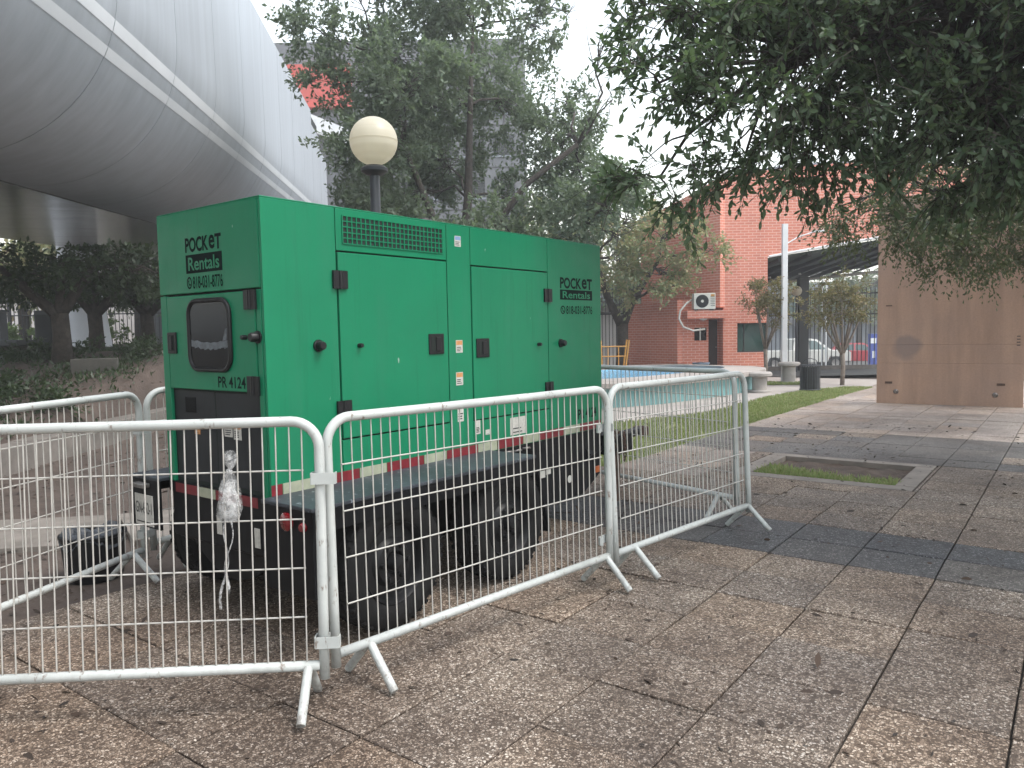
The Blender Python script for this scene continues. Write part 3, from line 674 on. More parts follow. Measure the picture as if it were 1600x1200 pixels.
# roof, front and far side
rf = MB().box(-GW+.001, -.001, .001, GL-.001, Z1-.002, Z1+.006).build('roof_panel', G_, gen, bevel=.004)
MB().lathe([(0, .05), (.05, .05), (.055, .04), (.055, 0)], (-.28, 1.36, Z1+.014), 14).build('exhaust_cap', M['iron'], rf, True)
MB().box(-.40, -.05, 1.22, 1.52, Z1+.0065, Z1+.014).build('exhaust_flap', M['rusty'], rf)
MB().box(-GW, -.019, GL-.018, GL, Z0, Z1-.004).build('front_panel', G_, gen, bevel=.003)
MB().box(-GW, -GW+.018, .0185, GL-.0185, Z0, Z1-.004).build('far_side_panel', G_, gen, bevel=.003)
# markings
def logo(face, at, wd_, zs):
    (a0, a1), (b0, b1), (c0, c1) = zs
    P3 = lambda z, dx=0: (at[0]+(0 if face == 'side' else dx), at[1]+(dx if face == 'side' else 0), z)
    text_part('POCK', M['print'], gen, face, P3(a0), wd_*.65, a1-a0, .0012, bold=.03)
    text_part('e', M['print'], gen, face, P3(a0+.004, wd_*.665), wd_*.16, (a1-a0)*.92, .0012, bold=.024)
    text_part('T', M['print'], gen, face, P3(a0, wd_*.83), wd_*.17, a1-a0, .0012, bold=.036)
    b = fplate(face, P3(b0), wd_, b1-b0, .0012).build('lettering_block', M['print'], gen)
    text_part('Rentals', G_, b, face, P3(b0+(b1-b0)*.14, wd_*.07), wd_*.86, (b1-b0)*.72, .0020, bold=.016)
    h = c1-c0; m = MB(); n = 20
    ring = lambda r, an: (wd_*.075+r*math.cos(an)*wd_*.07, h*.5+r*math.sin(an)*h*.5)
    vs = []
    for k in range(n):
        for r in (1, .72):
            x, z = ring(r, 2*math.pi*k/n); p = P3(c0+z, x); vs.append((p[0]+(.0012 if face == 'side' else 0), p[1]-(0 if face == 'side' else .0012), p[2]))
    m.add(vs, [(2*k, 2*((k+1) % n), 2*((k+1) % n)+1, 2*k+1) for k in range(n)])
    hs_ = [(-.45, .35), (-.15, .5), (-.05, .2), (-.2, .1), (.1, -.25), (.25, -.12), (.5, -.2), (.42, -.45), (.1, -.5), (-.3, -.1)]
    vs = []
    for a, z in hs_:
        p = P3(c0+h*.5+z*h*.5, wd_*.075+a*wd_*.07); vs.append((p[0]+(.0012 if face == 'side' else 0), p[1]-(0 if face == 'side' else .0012), p[2]))
    m.add(vs, [tuple(range(len(vs)))]); m.build('phone_symbol', M['print'], gen, fix=False)
    text_part('818-031-8776', M['print'], gen, face, P3(c0, wd_*.175), wd_*.825, h, .0012, bold=.010)
logo('side', (0, 2.44, 0), .432, ((1.744, 1.824), (1.665, 1.736), (1.562, 1.622)))
logo('rear', (-.638, 0, 0), .322, ((1.872, 1.946), (1.768, 1.860), (1.690, 1.752)))
text_part('PR 4124', M['print'], gen, 'side', (0, 2.655, .785), .26, .075, .0012, bold=.02)
text_part('PR 4124', M['print'], gen, 'rear', (-.392, -.0025, 1.200), .232, .055, .0014, bold=.02)
sticker('side', (0, 1.325, 1.955), .055, .062, top='sticker_bl'); sticker('side', (0, 1.315, 1.325), .06, .075, top='sticker_or'); sticker('side', (0, 1.31, 1.13), .062, .078, top='sticker_or')
sticker('side', (0, 1.315, .91), .055, .11); sticker('side', (0, 1.475, .815), .05, .085, lines=4); sticker('side', (0, 1.575, .80), .042, .032, lines=1)
sticker('side', (0, 1.83, .765), .17, .115, lines=2)
# reflective tape along the bottom edge
seg = [-.0, .065, .31, .54, .73, 1.02, 1.21, 1.50, 1.69, 1.97, 2.15, 2.46, 2.68, 2.98]
for k in range(len(seg)-1):
    red = k % 2 == 0
    MB().box(.0002, .0012, seg[k]+.002, seg[k+1]-.002, .692, .752).build('reflector_tape', M['redtape' if red else 'paletape'], gen)
for k, (a, b) in enumerate(((-.84, -.62), (-.62, -.46), (-.46, -.10))):
    MB().box(a+.002, b-.002, -.0050, -.0036, .632, .682).build('reflector_tape', M['paletape' if k == 1 else 'redtape'], gen)
# trailer: tank base, frame rails, fenders, wheels, drawbar
tank = [(0, .655), (GL+.02, .655), (GL+.02, .33), (GL-.23, .205), (2.1, .205), (2.0, .24), (.55, .24), (.16, .30), (0, .40)]
fr = MB().prism([(y, z) for y, z in tank], -.88, -.03, 'x').build('tank_base', M['black'], gen, bevel=.006)
MB().box(-.905, -.003, -.004, GL+.015, .632, .684).build('frame_rail', M['black'], gen, bevel=.004)
ft = MB().prism([(-.78+.78*i/20, .40-.17*math.sin(math.pi*i/20)) for i in range(21)]+[(0, .45), (-.78, .45)], .03, .22, 'y').build('rear_tank', M['black'], gen)
sticker('rear', (-.47, -.0045, .455), .045, .10, lines=2, par=fr) if False else None
def fender(sx, x_in, x_out, label=None):
    a, b = sorted((x_in, x_out))
    f = MB().box(a, b, -.06, 1.60, .684, .702).build('fender', M['deck'], gen, bevel=.004)
    s = x_out
    MB().box(s-.012 if sx > 0 else s, s if sx > 0 else s+.012, -.06, 1.60, .585, .683).build('fender_lip', M['black'], f)
    MB().box(a, b, -.060, -.045, .30 if sx > 0 else .42, .683).build('fender_end', M['black'], f)
    MB().prism([(1.60, .70), (1.585, .70), (1.735, .20), (1.75, .20)], a+.01, b-.005, 'x').build('mud_flap', M['black'], f)
    return f
f1 = fender(1, .003, .372); f2 = fender(-1, -GW-.003, -GW-.30)
MB().box(.15, .372, -.044, .055, .30, .682).build('step_box', M['black'], f1)
for (x, z, r) in ((.20, .625, .042), (.315, .615, .022)):
    m = MB(); m.lathe([(0, -.082), (r*.7, -.080), (r, -.072), (r, -.0605)], (x, 0, z), 18, 'y'); m.build('tail_light', M['redlens'], f1, True)
m = MB().box(-1.165, -.975, -.066, -.0615, .43, .60); pl = m.build('licence_plate', M['sticker'], f2, bevel=.0015)
text_part('GN-652-1', M['iron'], pl, 'rear', (-1.155, -.0665, .495), .17, .065, .0008, bold=.01)
MB().box(-1.15, -1.0, -.0672, -.0668, .445, .452).build('print_line', M['iron'], pl)
MB().box(-1.12, -1.0, -.105, -.0615, .645, .668).build('plate_lamp', M['steel'], f2, bevel=.004)
for (x, z) in ((-.46, .46), (-.14, .44)):
    MB().box(x, x+.045, -.005, -.0035, z, z+.095).build('sticker', M['sticker'], fr)
for (y, z, h, w_) in ((2.20, .415, .05, .06), (2.27, .43, .035, .06)): MB().box(-.029, -.0275, y, y+w_, z, z+h).build('sticker', M['sticker'], fr)
MB().lathe([(0, .002), (.028, .002), (.028, 0)], (-.029, 2.575, .35), 16, 'x').build('filler_cap', M['offwhite'], fr)
MB().box(-.029, -.015, 2.93, 2.985, .34, .39).build('marker_light', M['orange'], fr, bevel=.004)
for k in range(4): MB().tube([(.0, 1.66+.10*k, .655+.008*(k % 2)), (.03, 1.70+.10*k, .665), (.0, 1.745+.10*k, .655)], .008, 6).build('lashing_hook', M['steel'], fr, 'all')
def tyre_mesh(r=.332, w_=.215):
    m = MB(); h = w_/2
    prof = [(r*.60, -h*.80), (r*.66, -h*.98), (r*.80, -h*1.04), (r*.93, -h*.92), (r*.985, -h*.72), (r*.985, -h*.38), (r*.965, -h*.36), (r*.965, -h*.28), (r*.99, -h*.26), (r*.99, h*.26), (r*.965, h*.28), (r*.965, h*.36), (r*.985, h*.38), (r*.985, h*.72), (r*.93, h*.92), (r*.80, h*1.04), (r*.66, h*.98), (r*.60, h*.80)]
    m.lathe(prof, (0, 0, 0), 40, 'x')
    for k in range(40):
        for s in (-1, 1):
            a = 2*math.pi*(k+.25*(s > 0))/40; c, sn = math.cos(a), math.sin(a); t = .010
            pts = []
            for rr, xx, tt in ((r*.97, s*h*.40, -t), (r*.97, s*h*.40, t), (r*.94, s*h*.93, t), (r*.94, s*h*.93, -t)):
                for e in (0, .012):
                    pts.append((xx, (rr+e)*c-tt*sn, (rr+e)*sn+tt*c))
            m.add(pts, [(0,2,4,6), (1,7,5,3), (0,1,3,2), (2,3,5,4), (4,5,7,6), (6,7,1,0)])
    return m
def rim_mesh(sx):
    m = MB(); r = .332*.62
    m.lathe([(r, sx*.085), (r*.97, sx*.098), (r*.93, sx*.085), (r*.88, sx*.045), (r*.60, sx*.05), (r*.50, sx*.075), (r*.30, sx*.08), (r*.28, sx*.055), (0, sx*.055)], (0, 0, 0), 32, 'x')
    for k in range(6):
        a = 2*math.pi*k/6; m.lathe([(0, sx*.098), (.011, sx*.096), (.013, sx*.07)], (0, r*.41*math.cos(a), r*.41*math.sin(a)), 8, 'x')
    return m
for sx, xc in ((1, .250), (-1, -GW-.175)):
    for yc in (.455, 1.375):
        wl = tyre_mesh().build('wheel', M['rubber'], gen, True); wl.location = (xc, yc, .330)
        rm = rim_mesh(sx).build('rim', M['rim'], wl, True)
        m = MB(); m.lathe([(0, sx*.125), (.035, sx*.12), (.042, sx*.10), (.042, sx*.05)], (0, 0, 0), 16, 'x'); m.build('hub_cap', M['rim'], wl, True)
for yc in (.455, 1.375): MB().tube([(-GW-.1, yc, .330), (.15, yc, .330)], .04, 10).build('axle', M['black'], gen)
db = MB()
for s in (-1, 1): db.tube([(-GW/2+s*.42, GL-.2, .50), (-GW/2+s*.06, GL+1.15, .46)], .05, 4)
db.tube([(-GW/2, GL+1.0, .46), (-GW/2, GL+1.45, .46)], .045, 8); dbo = db.build('drawbar', M['black'], gen)
MB().lathe([(.03, -.04), (.075, -.04), (.075, .04), (.03, .04), (.03, -.04)], (-GW/2, GL+1.5, .46), 14).build('tow_eye', M['rusty'], dbo)
MB().tube([(-.05, GL+.30, .05), (-.05, GL+.30, .62)], .032, 10).build('jack_stand', M['rusty'], dbo)
MB().box(-.20, .02, GL+.16, GL+.46, .44, .60).build('tool_box', M['black'], dbo, bevel=.012)
def chain_link(c, ax):
    m = MB(); pts = []
    for k in range(12):
        a = 2*math.pi*k/12; x = .012*math.cos(a); z = .022*math.sin(a)
        pts.append((c[0]+(x if ax else 0), c[1]+(0 if ax else x), c[2]+z))
    m.tube(pts, .0052, 5, closed=True); return m
for (x, y, zt, zb) in ((.005, GL+.10, .60, .28), (.012, GL+.17, .62, .34), (.03, GL+.30, .60, .40)):
    ch = MB(); z = zt; k = 0
    while z > zb:
        q = chain_link((x, y+.01*math.sin(z*30), z), k % 2); ch.add(q.v, q.f); z -= .033; k += 1
    ch.build('safety_chain', M['rusty'], dbo, 'all')

# ================================================================== crowd barriers
ZT, ZB, TR = 1.12, .175, .0200
def barrier(label, p, ang, L, feet=(.15, .05), lean=0.0, clamps=(0, 1)):
    b = thing('crowd_barrier', label, 'barrier', (p[0], p[1], 0), R(ang), 'white crowd barriers round the generator')
    b.rotation_euler = (-lean, 0, R(ang))
    rc = .105; pts = [(0, 0, ZB-.05), (0, 0, .4), (0, 0, ZT-rc)]
    for k in range(1, 8):
        a = math.pi - (math.pi/2)*k/8; pts.append((rc+rc*math.cos(a), 0, ZT-rc+rc*math.sin(a)))
    pts += [(rc, 0, ZT), (L*.33, 0, ZT-.002), (L*.66, 0, ZT-.002), (L-rc, 0, ZT)]
    for k in range(1, 8):
        a = math.pi/2*(1-k/8); pts.append((L-rc+rc*math.cos(a), 0, ZT-rc+rc*math.sin(a)))
    pts += [(L, 0, ZT-rc), (L, 0, .4), (L, 0, ZB-.05)]
    MB().tube(pts, TR, 14).build('frame', M['barrier'], b, 'all')
    MB().tube([(TR*.8, 0, ZB), (L*.5, 0, ZB), (L-TR*.8, 0, ZB)], TR*.96, 14).build('bottom_rail', M['barrier'], b, 'all')
    n = int(round((L-.13)/.0485)); wm = MB().tube([(0, 0, ZB+TR*.7), (0, 0, ZT-TR*.7)], .0032, 5, caps=False).build('wire', M['wire'], b, 'all', fix=False)
    x = [.065+(L-.13)*i/n for i in range(n+1)]; wm.location = (x[0], .004, 0)
    for xi in x[1:]:
        link_copy('wire', wm.data, b, (xi+random.gauss(0, .0006), .004, 0), (0, random.gauss(0, .0012), 0))
    hm = MB().tube([(.062, 0, 0), (L-.062, 0, 0)], .0036, 5, caps=False).build('wire', M['wire'], b, 'all', fix=False); hm.location = (0, -.002, ZB+(ZT-ZB)*.2)
    for k in (2, 3, 4): link_copy('wire', hm.data, b, (0, -.002, ZB+(ZT-ZB)*.2*k))
    for fx in (feet[0], L-feet[1]):
        for s in (-1, 1):
            MB().tube([(fx, s*.010, ZB-.004), (fx, s*.165, .0165)], [.0178, .0178], 12).build('foot', M['barrier'], b, True)
    if 1 in clamps:            # flat hooks joining on to the next panel
        for z in (.90, .27):
            m = MB(); pr = [(L+.024, -.026), (L+.024, .026), (L-.03, .026), (L-.075, .02), (L-.085, 0), (L-.075, -.014)]
            for k in range(len(pr)-1):
                (a0, b0), (a1, b1) = pr[k], pr[k+1]; m.add([(a0, b0, z-.022), (a1, b1, z-.022), (a1, b1, z+.022), (a0, b0, z+.022)], [(0,1,2,3)])
            o = m.build('clamp', M['barrier'], b, fix=False); md = o.modifiers.new('s', 'SOLIDIFY'); md.thickness = .004
    if 0 in clamps:
        for z in (.90, .27):
            m = MB(); pr = [(-.060, -.006), (-.060, .026), (.028, .026), (.028, -.026), (-.02, -.026)]
            for k in range(len(pr)-1):
                (a0, b0), (a1, b1) = pr[k], pr[k+1]; m.add([(a0, b0, z-.022), (a1, b1, z-.022), (a1, b1, z+.022), (a0, b0, z+.022)], [(0,1,2,3)])
            o = m.build('clamp', M['barrier'], b, fix=False); md = o.modifiers.new('s', 'SOLIDIFY'); md.thickness = .004
    return b
bFL = barrier('nearest white barrier with a plastic bag tied to its wires, behind the trailer', (-2.305, 1.838), 220.4, 1.80, (.06, .06), -.06, clamps=(0,))
barrier('white barrier standing beside the two trailer wheels', (-2.350, 1.935), 81.9, 1.782, (.16, .04), .012, clamps=(1,))
barrier('white barrier beyond the trailer wheels, running towards the lawn', (-2.083, 3.744), 82.2, 1.575, (.18, .02), .040, clamps=())
barrier('white barrier across the front of the trailer, before the pool', (-2.026, 5.483), 164.3, 1.80, (.16, .06), .033, clamps=())
barrier('white barrier at the far left, in front of the black tub', (-4.508, 2.283), -66.5, 1.80, (.10, .06), .012, clamps=(0,))
barrier('white barrier mostly hidden behind the generator, left of it', (-4.62, 2.40), 91.0, 1.80, (.12, .06), 0, clamps=())

# plastic bag knotted on to a wire
bg_ = thing('plastic_bag', 'clear crumpled plastic bag knotted on the nearest barrier with dangling strips', 'plastic bag', (-2.305, 1.838, 0), R(220.4)); bg_.rotation_euler = (.06, 0, R(220.4))
def plastic():
    m, nt, bs, L = base_mat('clear_plastic_film')
    bs.inputs['Base Color'].default_value = (.8, .8, .8, 1); bs.inputs['Roughness'].default_value = .22
    tr = N(nt, 'BsdfTransparent'); mx = N(nt, 'MixShader')
    v = N(nt, 'TexCoord').outputs['Object']
    L(ramp(nt, noise(nt, 30, 5, .6, v), [(.38, (.05,.05,.05)), (.66, (.55,.55,.55))]), mx.inputs[0]); L(tr.outputs[0], mx.inputs[1]); L(bs.outputs[0], mx.inputs[2])
    L(mx.outputs[0], nt.nodes['Material Output'].inputs[0]); bump(nt, bs, noise(nt, 45, 5, .6, v), 1, .02); return m
M['film'] = plastic()
kx = .335; kz = ZB+(ZT-ZB)*.8+.012
def film(prof, cx, cy, cz, amp, seed, name):
    rr = random.Random(seed); m = MB(); sg = 22; ph = [rr.uniform(0, 6.28) for _ in range(6)]
    vs = []
    for i, (r, z) in enumerate(prof):
        for k in range(sg):
            a = 2*math.pi*k/sg; q = r*(1+amp*math.sin(5*a+ph[0]+i*.4)+amp*.8*math.sin(9*a+ph[1]-i*.7)+amp*rr.uniform(-.4, .4))
            vs.append((cx+q*math.cos(a), cy+q*.6*math.sin(a), cz+z+rr.uniform(-.004, .004)))
    m.add(vs, [(i*sg+k, i*sg+(k+1) % sg, (i+1)*sg+(k+1) % sg, (i+1)*sg+k) for i in range(len(prof)-1) for k in range(sg)])
    return m.build(name, M['film'], bg_, 'all', fix=False)
film([(.004, 0), (.016, .018), (.024, .04), (.022, .058), (.010, .070), (.001, .072)], kx, 0, kz, .25, 1, 'knot')
film([(.007, 0), (.015, -.03), (.028, -.07), (.034, -.11), (.038, -.15), (.037, -.175), (.026, -.19)], kx+.01, 0, kz, .22, 2, 'bag_body')
film([(.006, 0), (.020, -.05), (.030, -.10), (.034, -.15), (.020, -.20)], kx+.004, .006, kz, .4, 4, 'bag_fold')
for k, (dx, dl) in enumerate(((-.005, .50), (-.02, .42))):
    m = MB(); rr = random.Random(k+5); pts = []; x = kx+.02+dx
    for i in range(14):
        t = i/13; pts.append((x+.030*t+.012*math.sin(t*9+k*2), .004*math.sin(t*7), kz-.16-dl*t*.75))
    m.tube(pts, [.006-.0035*math.sin(math.pi*min(1, i/10)) if i < 11 else .0055 for i in range(14)], 5).build('strip', M['film'], bg_, 'all')

# tub behind the far-left barrier
tb = thing('black_tub', 'black plastic tub with crumpled grey plastic in it, on the dirt', 'tub', (-4.98, 2.20, -.06))
MB().lathe([(0, .0), (.155, .0), (.165, .02), (.185, .27), (.195, .275), (.195, .29), (.18, .29), (.165, .06), (0, .05)], (0, 0, 0), 28).build('shell', M['plastic'], tb, True)
m = MB(); n = 14; vs = []; rr = random.Random(3)
for j in range(n+1):
    for i in range(n+1):
        a, b = (i/n-.5)*2, (j/n-.5)*2; r = max(abs(a), abs(b)); l = math.hypot(a, b) or 1
        q = r/l*.19; vs.append((a*q, b*q, .275+.035*rr.random()+.03*math.sin(a*4+b*3)-.05*(r > .93)))
m.add(vs, [(j*(n+1)+i, j*(n+1)+i+1, (j+1)*(n+1)+i+1, (j+1)*(n+1)+i) for j in range(n) for i in range(n)]); m.build('liner', M['deck'], tb, fix=False)
# ================================================================== middle distance
# globe lamp
gl = thing('globe_lamp', 'lamp post with a large milky globe rising behind the generator', 'street lamp', (-5.45, 5.16, -.06))
MB().tube([(0, 0, 0), (0, 0, .25), (0, 0, .26), (0, 0, 3.02)], [.09, .085, .052, .048], 16).build('pole', M['polegrey'], gl, True)
MB().lathe([(.0, 3.00), (.085, 3.02), (.125, 3.05), (.13, 3.075), (.10, 3.10), (0, 3.11)], (0, 0, 0), 24).build('collar', M['polegrey'], gl, True)
prof = [(.0, -.22)] + [(.226*math.cos(R(a)), .226*math.sin(R(a))) for a in range(-70, 0, 8)] + [(.2262, -.003), (.2285, 0), (.2262, .004)] + [(.226*math.cos(R(a)), .226*math.sin(R(a))) for a in range(4, 90, 8)] + [(0, .226)]
MB().lathe(prof, (0, 0, 3.335), 36).build('globe', M['globe'], gl, 'all')

# metal-clad bridge tube overhead
tu = thing('metal_bridge_tube', 'huge rounded metal-clad tube bridge with two white stripes overhead', 'bridge', (0, 0, 0), R(44.2))
tu.rotation_euler = (R(2.8), 0, R(44.2))
CXc, CZc, RX, RZ = -5.76, 5.4, 2.26, 2.2
right = [(CXc+RX*math.cos(R(a)), CZc+RZ*math.sin(R(a))) for a in range(-90, 1, 5)]
left = [(-11.2+1.1*math.cos(R(a)), 4.3+1.1*math.sin(R(a))) for a in range(180, 271, 10)]
prof = right + [(-3.5, 6.4), (-3.5, 8.3), (-12.3, 8.3)] + left
for k in range(16):
    y0 = -4.05+2.44*k; tp = 8.3 if k < 14 else 8.3-(k-13)*.5
    pf = [(a, min(b, tp)) for a, b in prof]
    MB().prism(pf, y0+.008, y0+2.432, 'y').build('cladding_ring', M['tube'], tu, True)
    MB().box(-11.3, -5.9, y0+.012, y0+2.428, 3.165, 3.192).build('soffit_panel', M['soffit'], tu)
MB().prism([(-6+(a+6)*.97, 5.6+(b-5.6)*.97) for a, b in prof], -4.0, 32.5, 'y').build('inner_shell', M['gap'], tu)
dense = [(CXc+RX*math.cos(R(a*.5)), CZc+RZ*math.sin(R(a*.5))) for a in range(-180, 1)] + [(-3.5, 5.4+.03*i) for i in range(1, 80)]
for s0, s1 in ((.805, .856), (.913, .972)):
    seg = [p for p in dense if s0 <= (p[1]-1.45)/-p[0] <= s1]
    o = []
    for a, b in seg:
        nx, nz = ((a-CXc)/RX**2, (b-CZc)/RZ**2) if b < CZc else (1, 0); l = math.hypot(nx, nz); o.append((a+nx/l*.004, b+nz/l*.004))
    for k in range(16):
        y0 = -4.05+2.44*k; m = MB(); n = len(o)
        m.add([(a, y, b) for y in (y0+.01, y0+2.43) for a, b in o], [(i, i+1, n+i+1, n+i) for i in range(n-1)]); m.build('white_stripe', M['stripe'], tu, 'all', fix=False)
# its support
MBc = thing('white_column', 'tall round white column carrying the tube, seen between tree trunks', 'column', S(-14.6, 26, .9))
MB().lathe([(.95, 0), (.85, .8), (.70, 2.2), (.62, 3.2), (.62, 4.4)], (0, 0, 0), 32).build('shaft', M['column'], MBc, True)

# corten plate
pl = thing('rusty_steel_plate', 'tall rust-brown weathering steel slab standing on the paving', 'sculpture', (-2.99, 15.16, 0), R(3))
MB().box(0, 2.24, 0, .16, 1.0665, 3.7).build('upper_plate', M['corten'], pl, bevel=.004)
MB().box(0, 2.24, .001, .159, 0, .7335).build('lower_plate', M['corten'], pl, bevel=.004)
MB().box(.001, 2.239, .001, .159, .7345, 1.0655).build('middle_plate', M['corten'], pl, bevel=.004)
for x in (.14, 1.86): MB().box(x, x+.12, -.006, 0, .36, .40).build('slot_cover', M['rusty'], pl)
MB().box(.14, .24, -.006, 0, 1.76, 1.78).build('slot_cover', M['rusty'], pl)
for x, z in ((.32, .22), (1.84, .20)): MB().lathe([(0, -.03), (.025, -.028), (.04, -.01), (.045, 0)], (x, 0, z), 12, 'y').build('bolt', M['steel'], pl, True)
for k in range(4): MB().box(2.13, 2.18, -.003, 0, 1.04+.05*k, 1.055+.05*k).build('mark', M['darkpanel'], pl)

# fountain pool
pool = thing('fountain_pool', 'raised oval fountain pool with teal walls and bright blue lining', 'pool', (-8.4, 15.6, -.03), R(-8))
def oval(a, b, n=72, e=3.0): return [(a*math.copysign(abs(math.cos(2*math.pi*k/n))**(2/e), math.cos(2*math.pi*k/n)), b*math.copysign(abs(math.sin(2*math.pi*k/n))**(2/e), math.sin(2*math.pi*k/n))) for k in range(n)]
def ringwall(m, o1, z1, o2, z2):
    n = len(o1); m.add([(x, y, z1) for x, y in o1]+[(x, y, z2) for x, y in o2], [(i, (i+1) % n, n+(i+1) % n, n+i) for i in range(n)])
A, B = 2.25, 3.75
o0, o1, o2, o3 = oval(A, B), oval(A+.14, B+.14), oval(A-.75, B-.75), oval(A-.85, B-.85)
m = MB(); ringwall(m, o0, 0, o0, .40); m.build('wall', M['teal'], pool, 'all')
m = MB(); ringwall(m, o0, .36, o1, .37); ringwall(m, o1, .37, o1, .47); ringwall(m, o1, .47, o2, .50); ringwall(m, o2, .50, o2, .30); m.build('coping', M['walk'], pool, True)
m = MB(); ringwall(m, o2, .44, o3, .42); m.add([(x, y, .42) for x, y in o3], [tuple(range(len(o3)))]); m.build('lining', M['poolblue'], pool)
def stool(label, loc, h=.5):
    t = thing('concrete_stool', label, 'stool', loc)
    MB().lathe([(0, 0), (.26, 0), (.26, .05), (.16, .06), (.16, h-.12), (.20, h-.10)], (0, 0, 0), 24).build('pedestal', M['concrete'], t, True)
    MB().lathe([(.0, h-.10), (.24, h-.10), (.27, h-.08), (.27, h-.03), (.24, h), (0, h+.01)], (0, 0, 0), 24).build('seat', M['concrete'], t, True)
stool('round concrete stool at the end of the pool wall', (-5.72, 16.85, -.03), .46)
stool('round concrete stool beside the white lamp post', (-5.95, 19.75, -.03), .55)
# bin
bn = thing('litter_bin', 'dark slatted metal litter bin on the lawn edge', 'litter bin', (-4.80, 17.45, -.02))
MB().lathe([(.0, .03), (.19, .03), (.19, .55), (.0, .55)], (0, 0, 0), 20).build('liner', M['iron'], bn)
sl = MB().prism([(-.013, 0), (.013, 0), (.013, .008), (-.013, .008)], .02, .60).build('slat', M['polegrey'], bn)
for k in range(24):
    a = 2*math.pi*k/24; o = sl if k == 0 else link_copy('slat', sl.data, bn)
    o.location = (.205*math.cos(a), .205*math.sin(a), 0); o.rotation_euler = (R(4)*0, 0, a-math.pi/2)
for z, r in ((.05, .22), (.58, .225)): MB().tube([(r*math.cos(2*math.pi*k/24), r*math.sin(2*math.pi*k/24), z) for k in range(24)], .012, 6, closed=True).build('hoop', M['polegrey'], bn, 'all')
MB().tube([(-.2, 0, .59), (-.12, 0, .70), (0, 0, .74), (.12, 0, .70), (.2, 0, .59)], .008, 6).build('handle', M['polegrey'], bn, 'all')
# white post
wp_ = thing('white_lamp_post', 'slim square white lamp post with a thin side arm by the brick wall', 'lamp post', S(7.0, 19.55, -.03), YAW)
MB().box(-.065, .065, -.05, .05, 0, 4.05).build('post', M['white'], wp_, bevel=.006)
MB().tube([(.05, 0, 3.55), (.35, 0, 3.72), (.75, 0, 3.84)], .016, 8).build('arm', M['white'], wp_, True)
MB().box(.70, 1.0, -.06, .06, 3.82, 3.88).build('lamp_head', M['white'], wp_, bevel=.01)
MB().box(-.16, .16, -.16, .16, 0, .03).build('base_plate', M['concrete'], wp_)

# brick building
bb = thing('brick_building', 'red brick building with a curved roofline, corner window and wide opening', 'building', S(6.0, 21.4, -.03), YAW)
def brick(name, poly, h0, h1, axis='y', par=bb): return MB().prism(poly, h0, h1, axis).build(name, M['brick'], par)
roof = lambda x: 5.93-.0215*(x-3.9)**2
top = lambda x0, x1, n: [(x0+(x1-x0)*k/n, roof(x0+(x1-x0)*k/n)) for k in range(n+1)]
# corner pier with window opening, then the long gable over the gateway
wx0, wx1, wz0, wz1 = .345, 1.19, .75, 1.57
brick('wall', [(0, 0), (1.19, 0), (1.19, wz0), (0, wz0)], 0, .28); brick('wall', [(0, wz0+.0005), (wx0, wz0+.0005), (wx0, wz1), (0, wz1)], 0, .28)
t_ = top(1.19, 0, 6); brick('wall', [(0, wz1+.0005), (1.19, wz1+.0005)]+t_, 0, .28)
brick('wall', [(1.1905, 3.40), (2.0, 3.53), (4.2, 3.86), (8.2, 4.45), (8.2, roof(8.2))]+top(8.2, 1.1905, 16)[1:], .002, .278)
MB().tube([(1.22, -.02, 3.40), (2.0, -.02, 3.53), (4.2, -.02, 3.86), (8.2, -.02, 4.45)], .035, 6).build('opening_trim', M['white'], bb)
MB().tube([(x, .14, z+.03) for x, z in top(-.02, 8.2, 24)], .06, 6).build('roof_edge', M['greyblue'], bb)
wn = MB().box(wx0+.02, wx1-.005, .10, .115, wz0+.02, wz1-.02).build('window', M['glass'], bb)
fm = MB(); fm.box(wx0, wx1, .07, .14, wz0, wz0+.03); fm.box(wx0, wx1, .07, .14, wz1-.03, wz1); fm.box(wx0, wx0+.03, .07, .14, wz0+.03, wz1-.03); fm.box(wx0+.20, wx0+.225, .08, .13, wz0+.03, wz1-.03); fm.box(wx1-.03, wx1, .07, .14, wz0+.03, wz1-.03); fm.build('window_frame', M['iron'], wn)
MB().box(wx0+.05, wx0+.19, .16, .20, wz0+.04, wz0+.16).build('notice', M['sticker'], wn)
MB().box(1.19-.26, 1.19, .281, 2.2, 0, 3.2).build('return_wall', M['brick'], bb)
MB().box(.02, wx1-.28, 1.8, 1.9, 0, 3.2).build('back_wall', M['greyblue'], bb)
# receding left wall (its roofline falls away) as one angled prism
lw = thing('x', 'x', 'x')
bpy.data.objects.remove(lw)
l0, l1 = (0.0, .003), (-1.75, 2.6); dl = math.hypot(l1[0]-l0[0], l1[1]-l0[1]); an = math.atan2(l1[1]-l0[1], l1[0]-l0[0])
w2 = MB().prism([(0, 2.02), (dl, 2.02), (dl, 4.75), (dl*.66, 5.05), (dl*.33, 5.30), (0, roof(0)-.02)], 0, .2, 'y').build('left_wall', M['brick'], bb); w2.location = (l0[0], l0[1], 0); w2.rotation_euler = (0, 0, an+math.pi)
w2.rotation_euler = (0, 0, an)
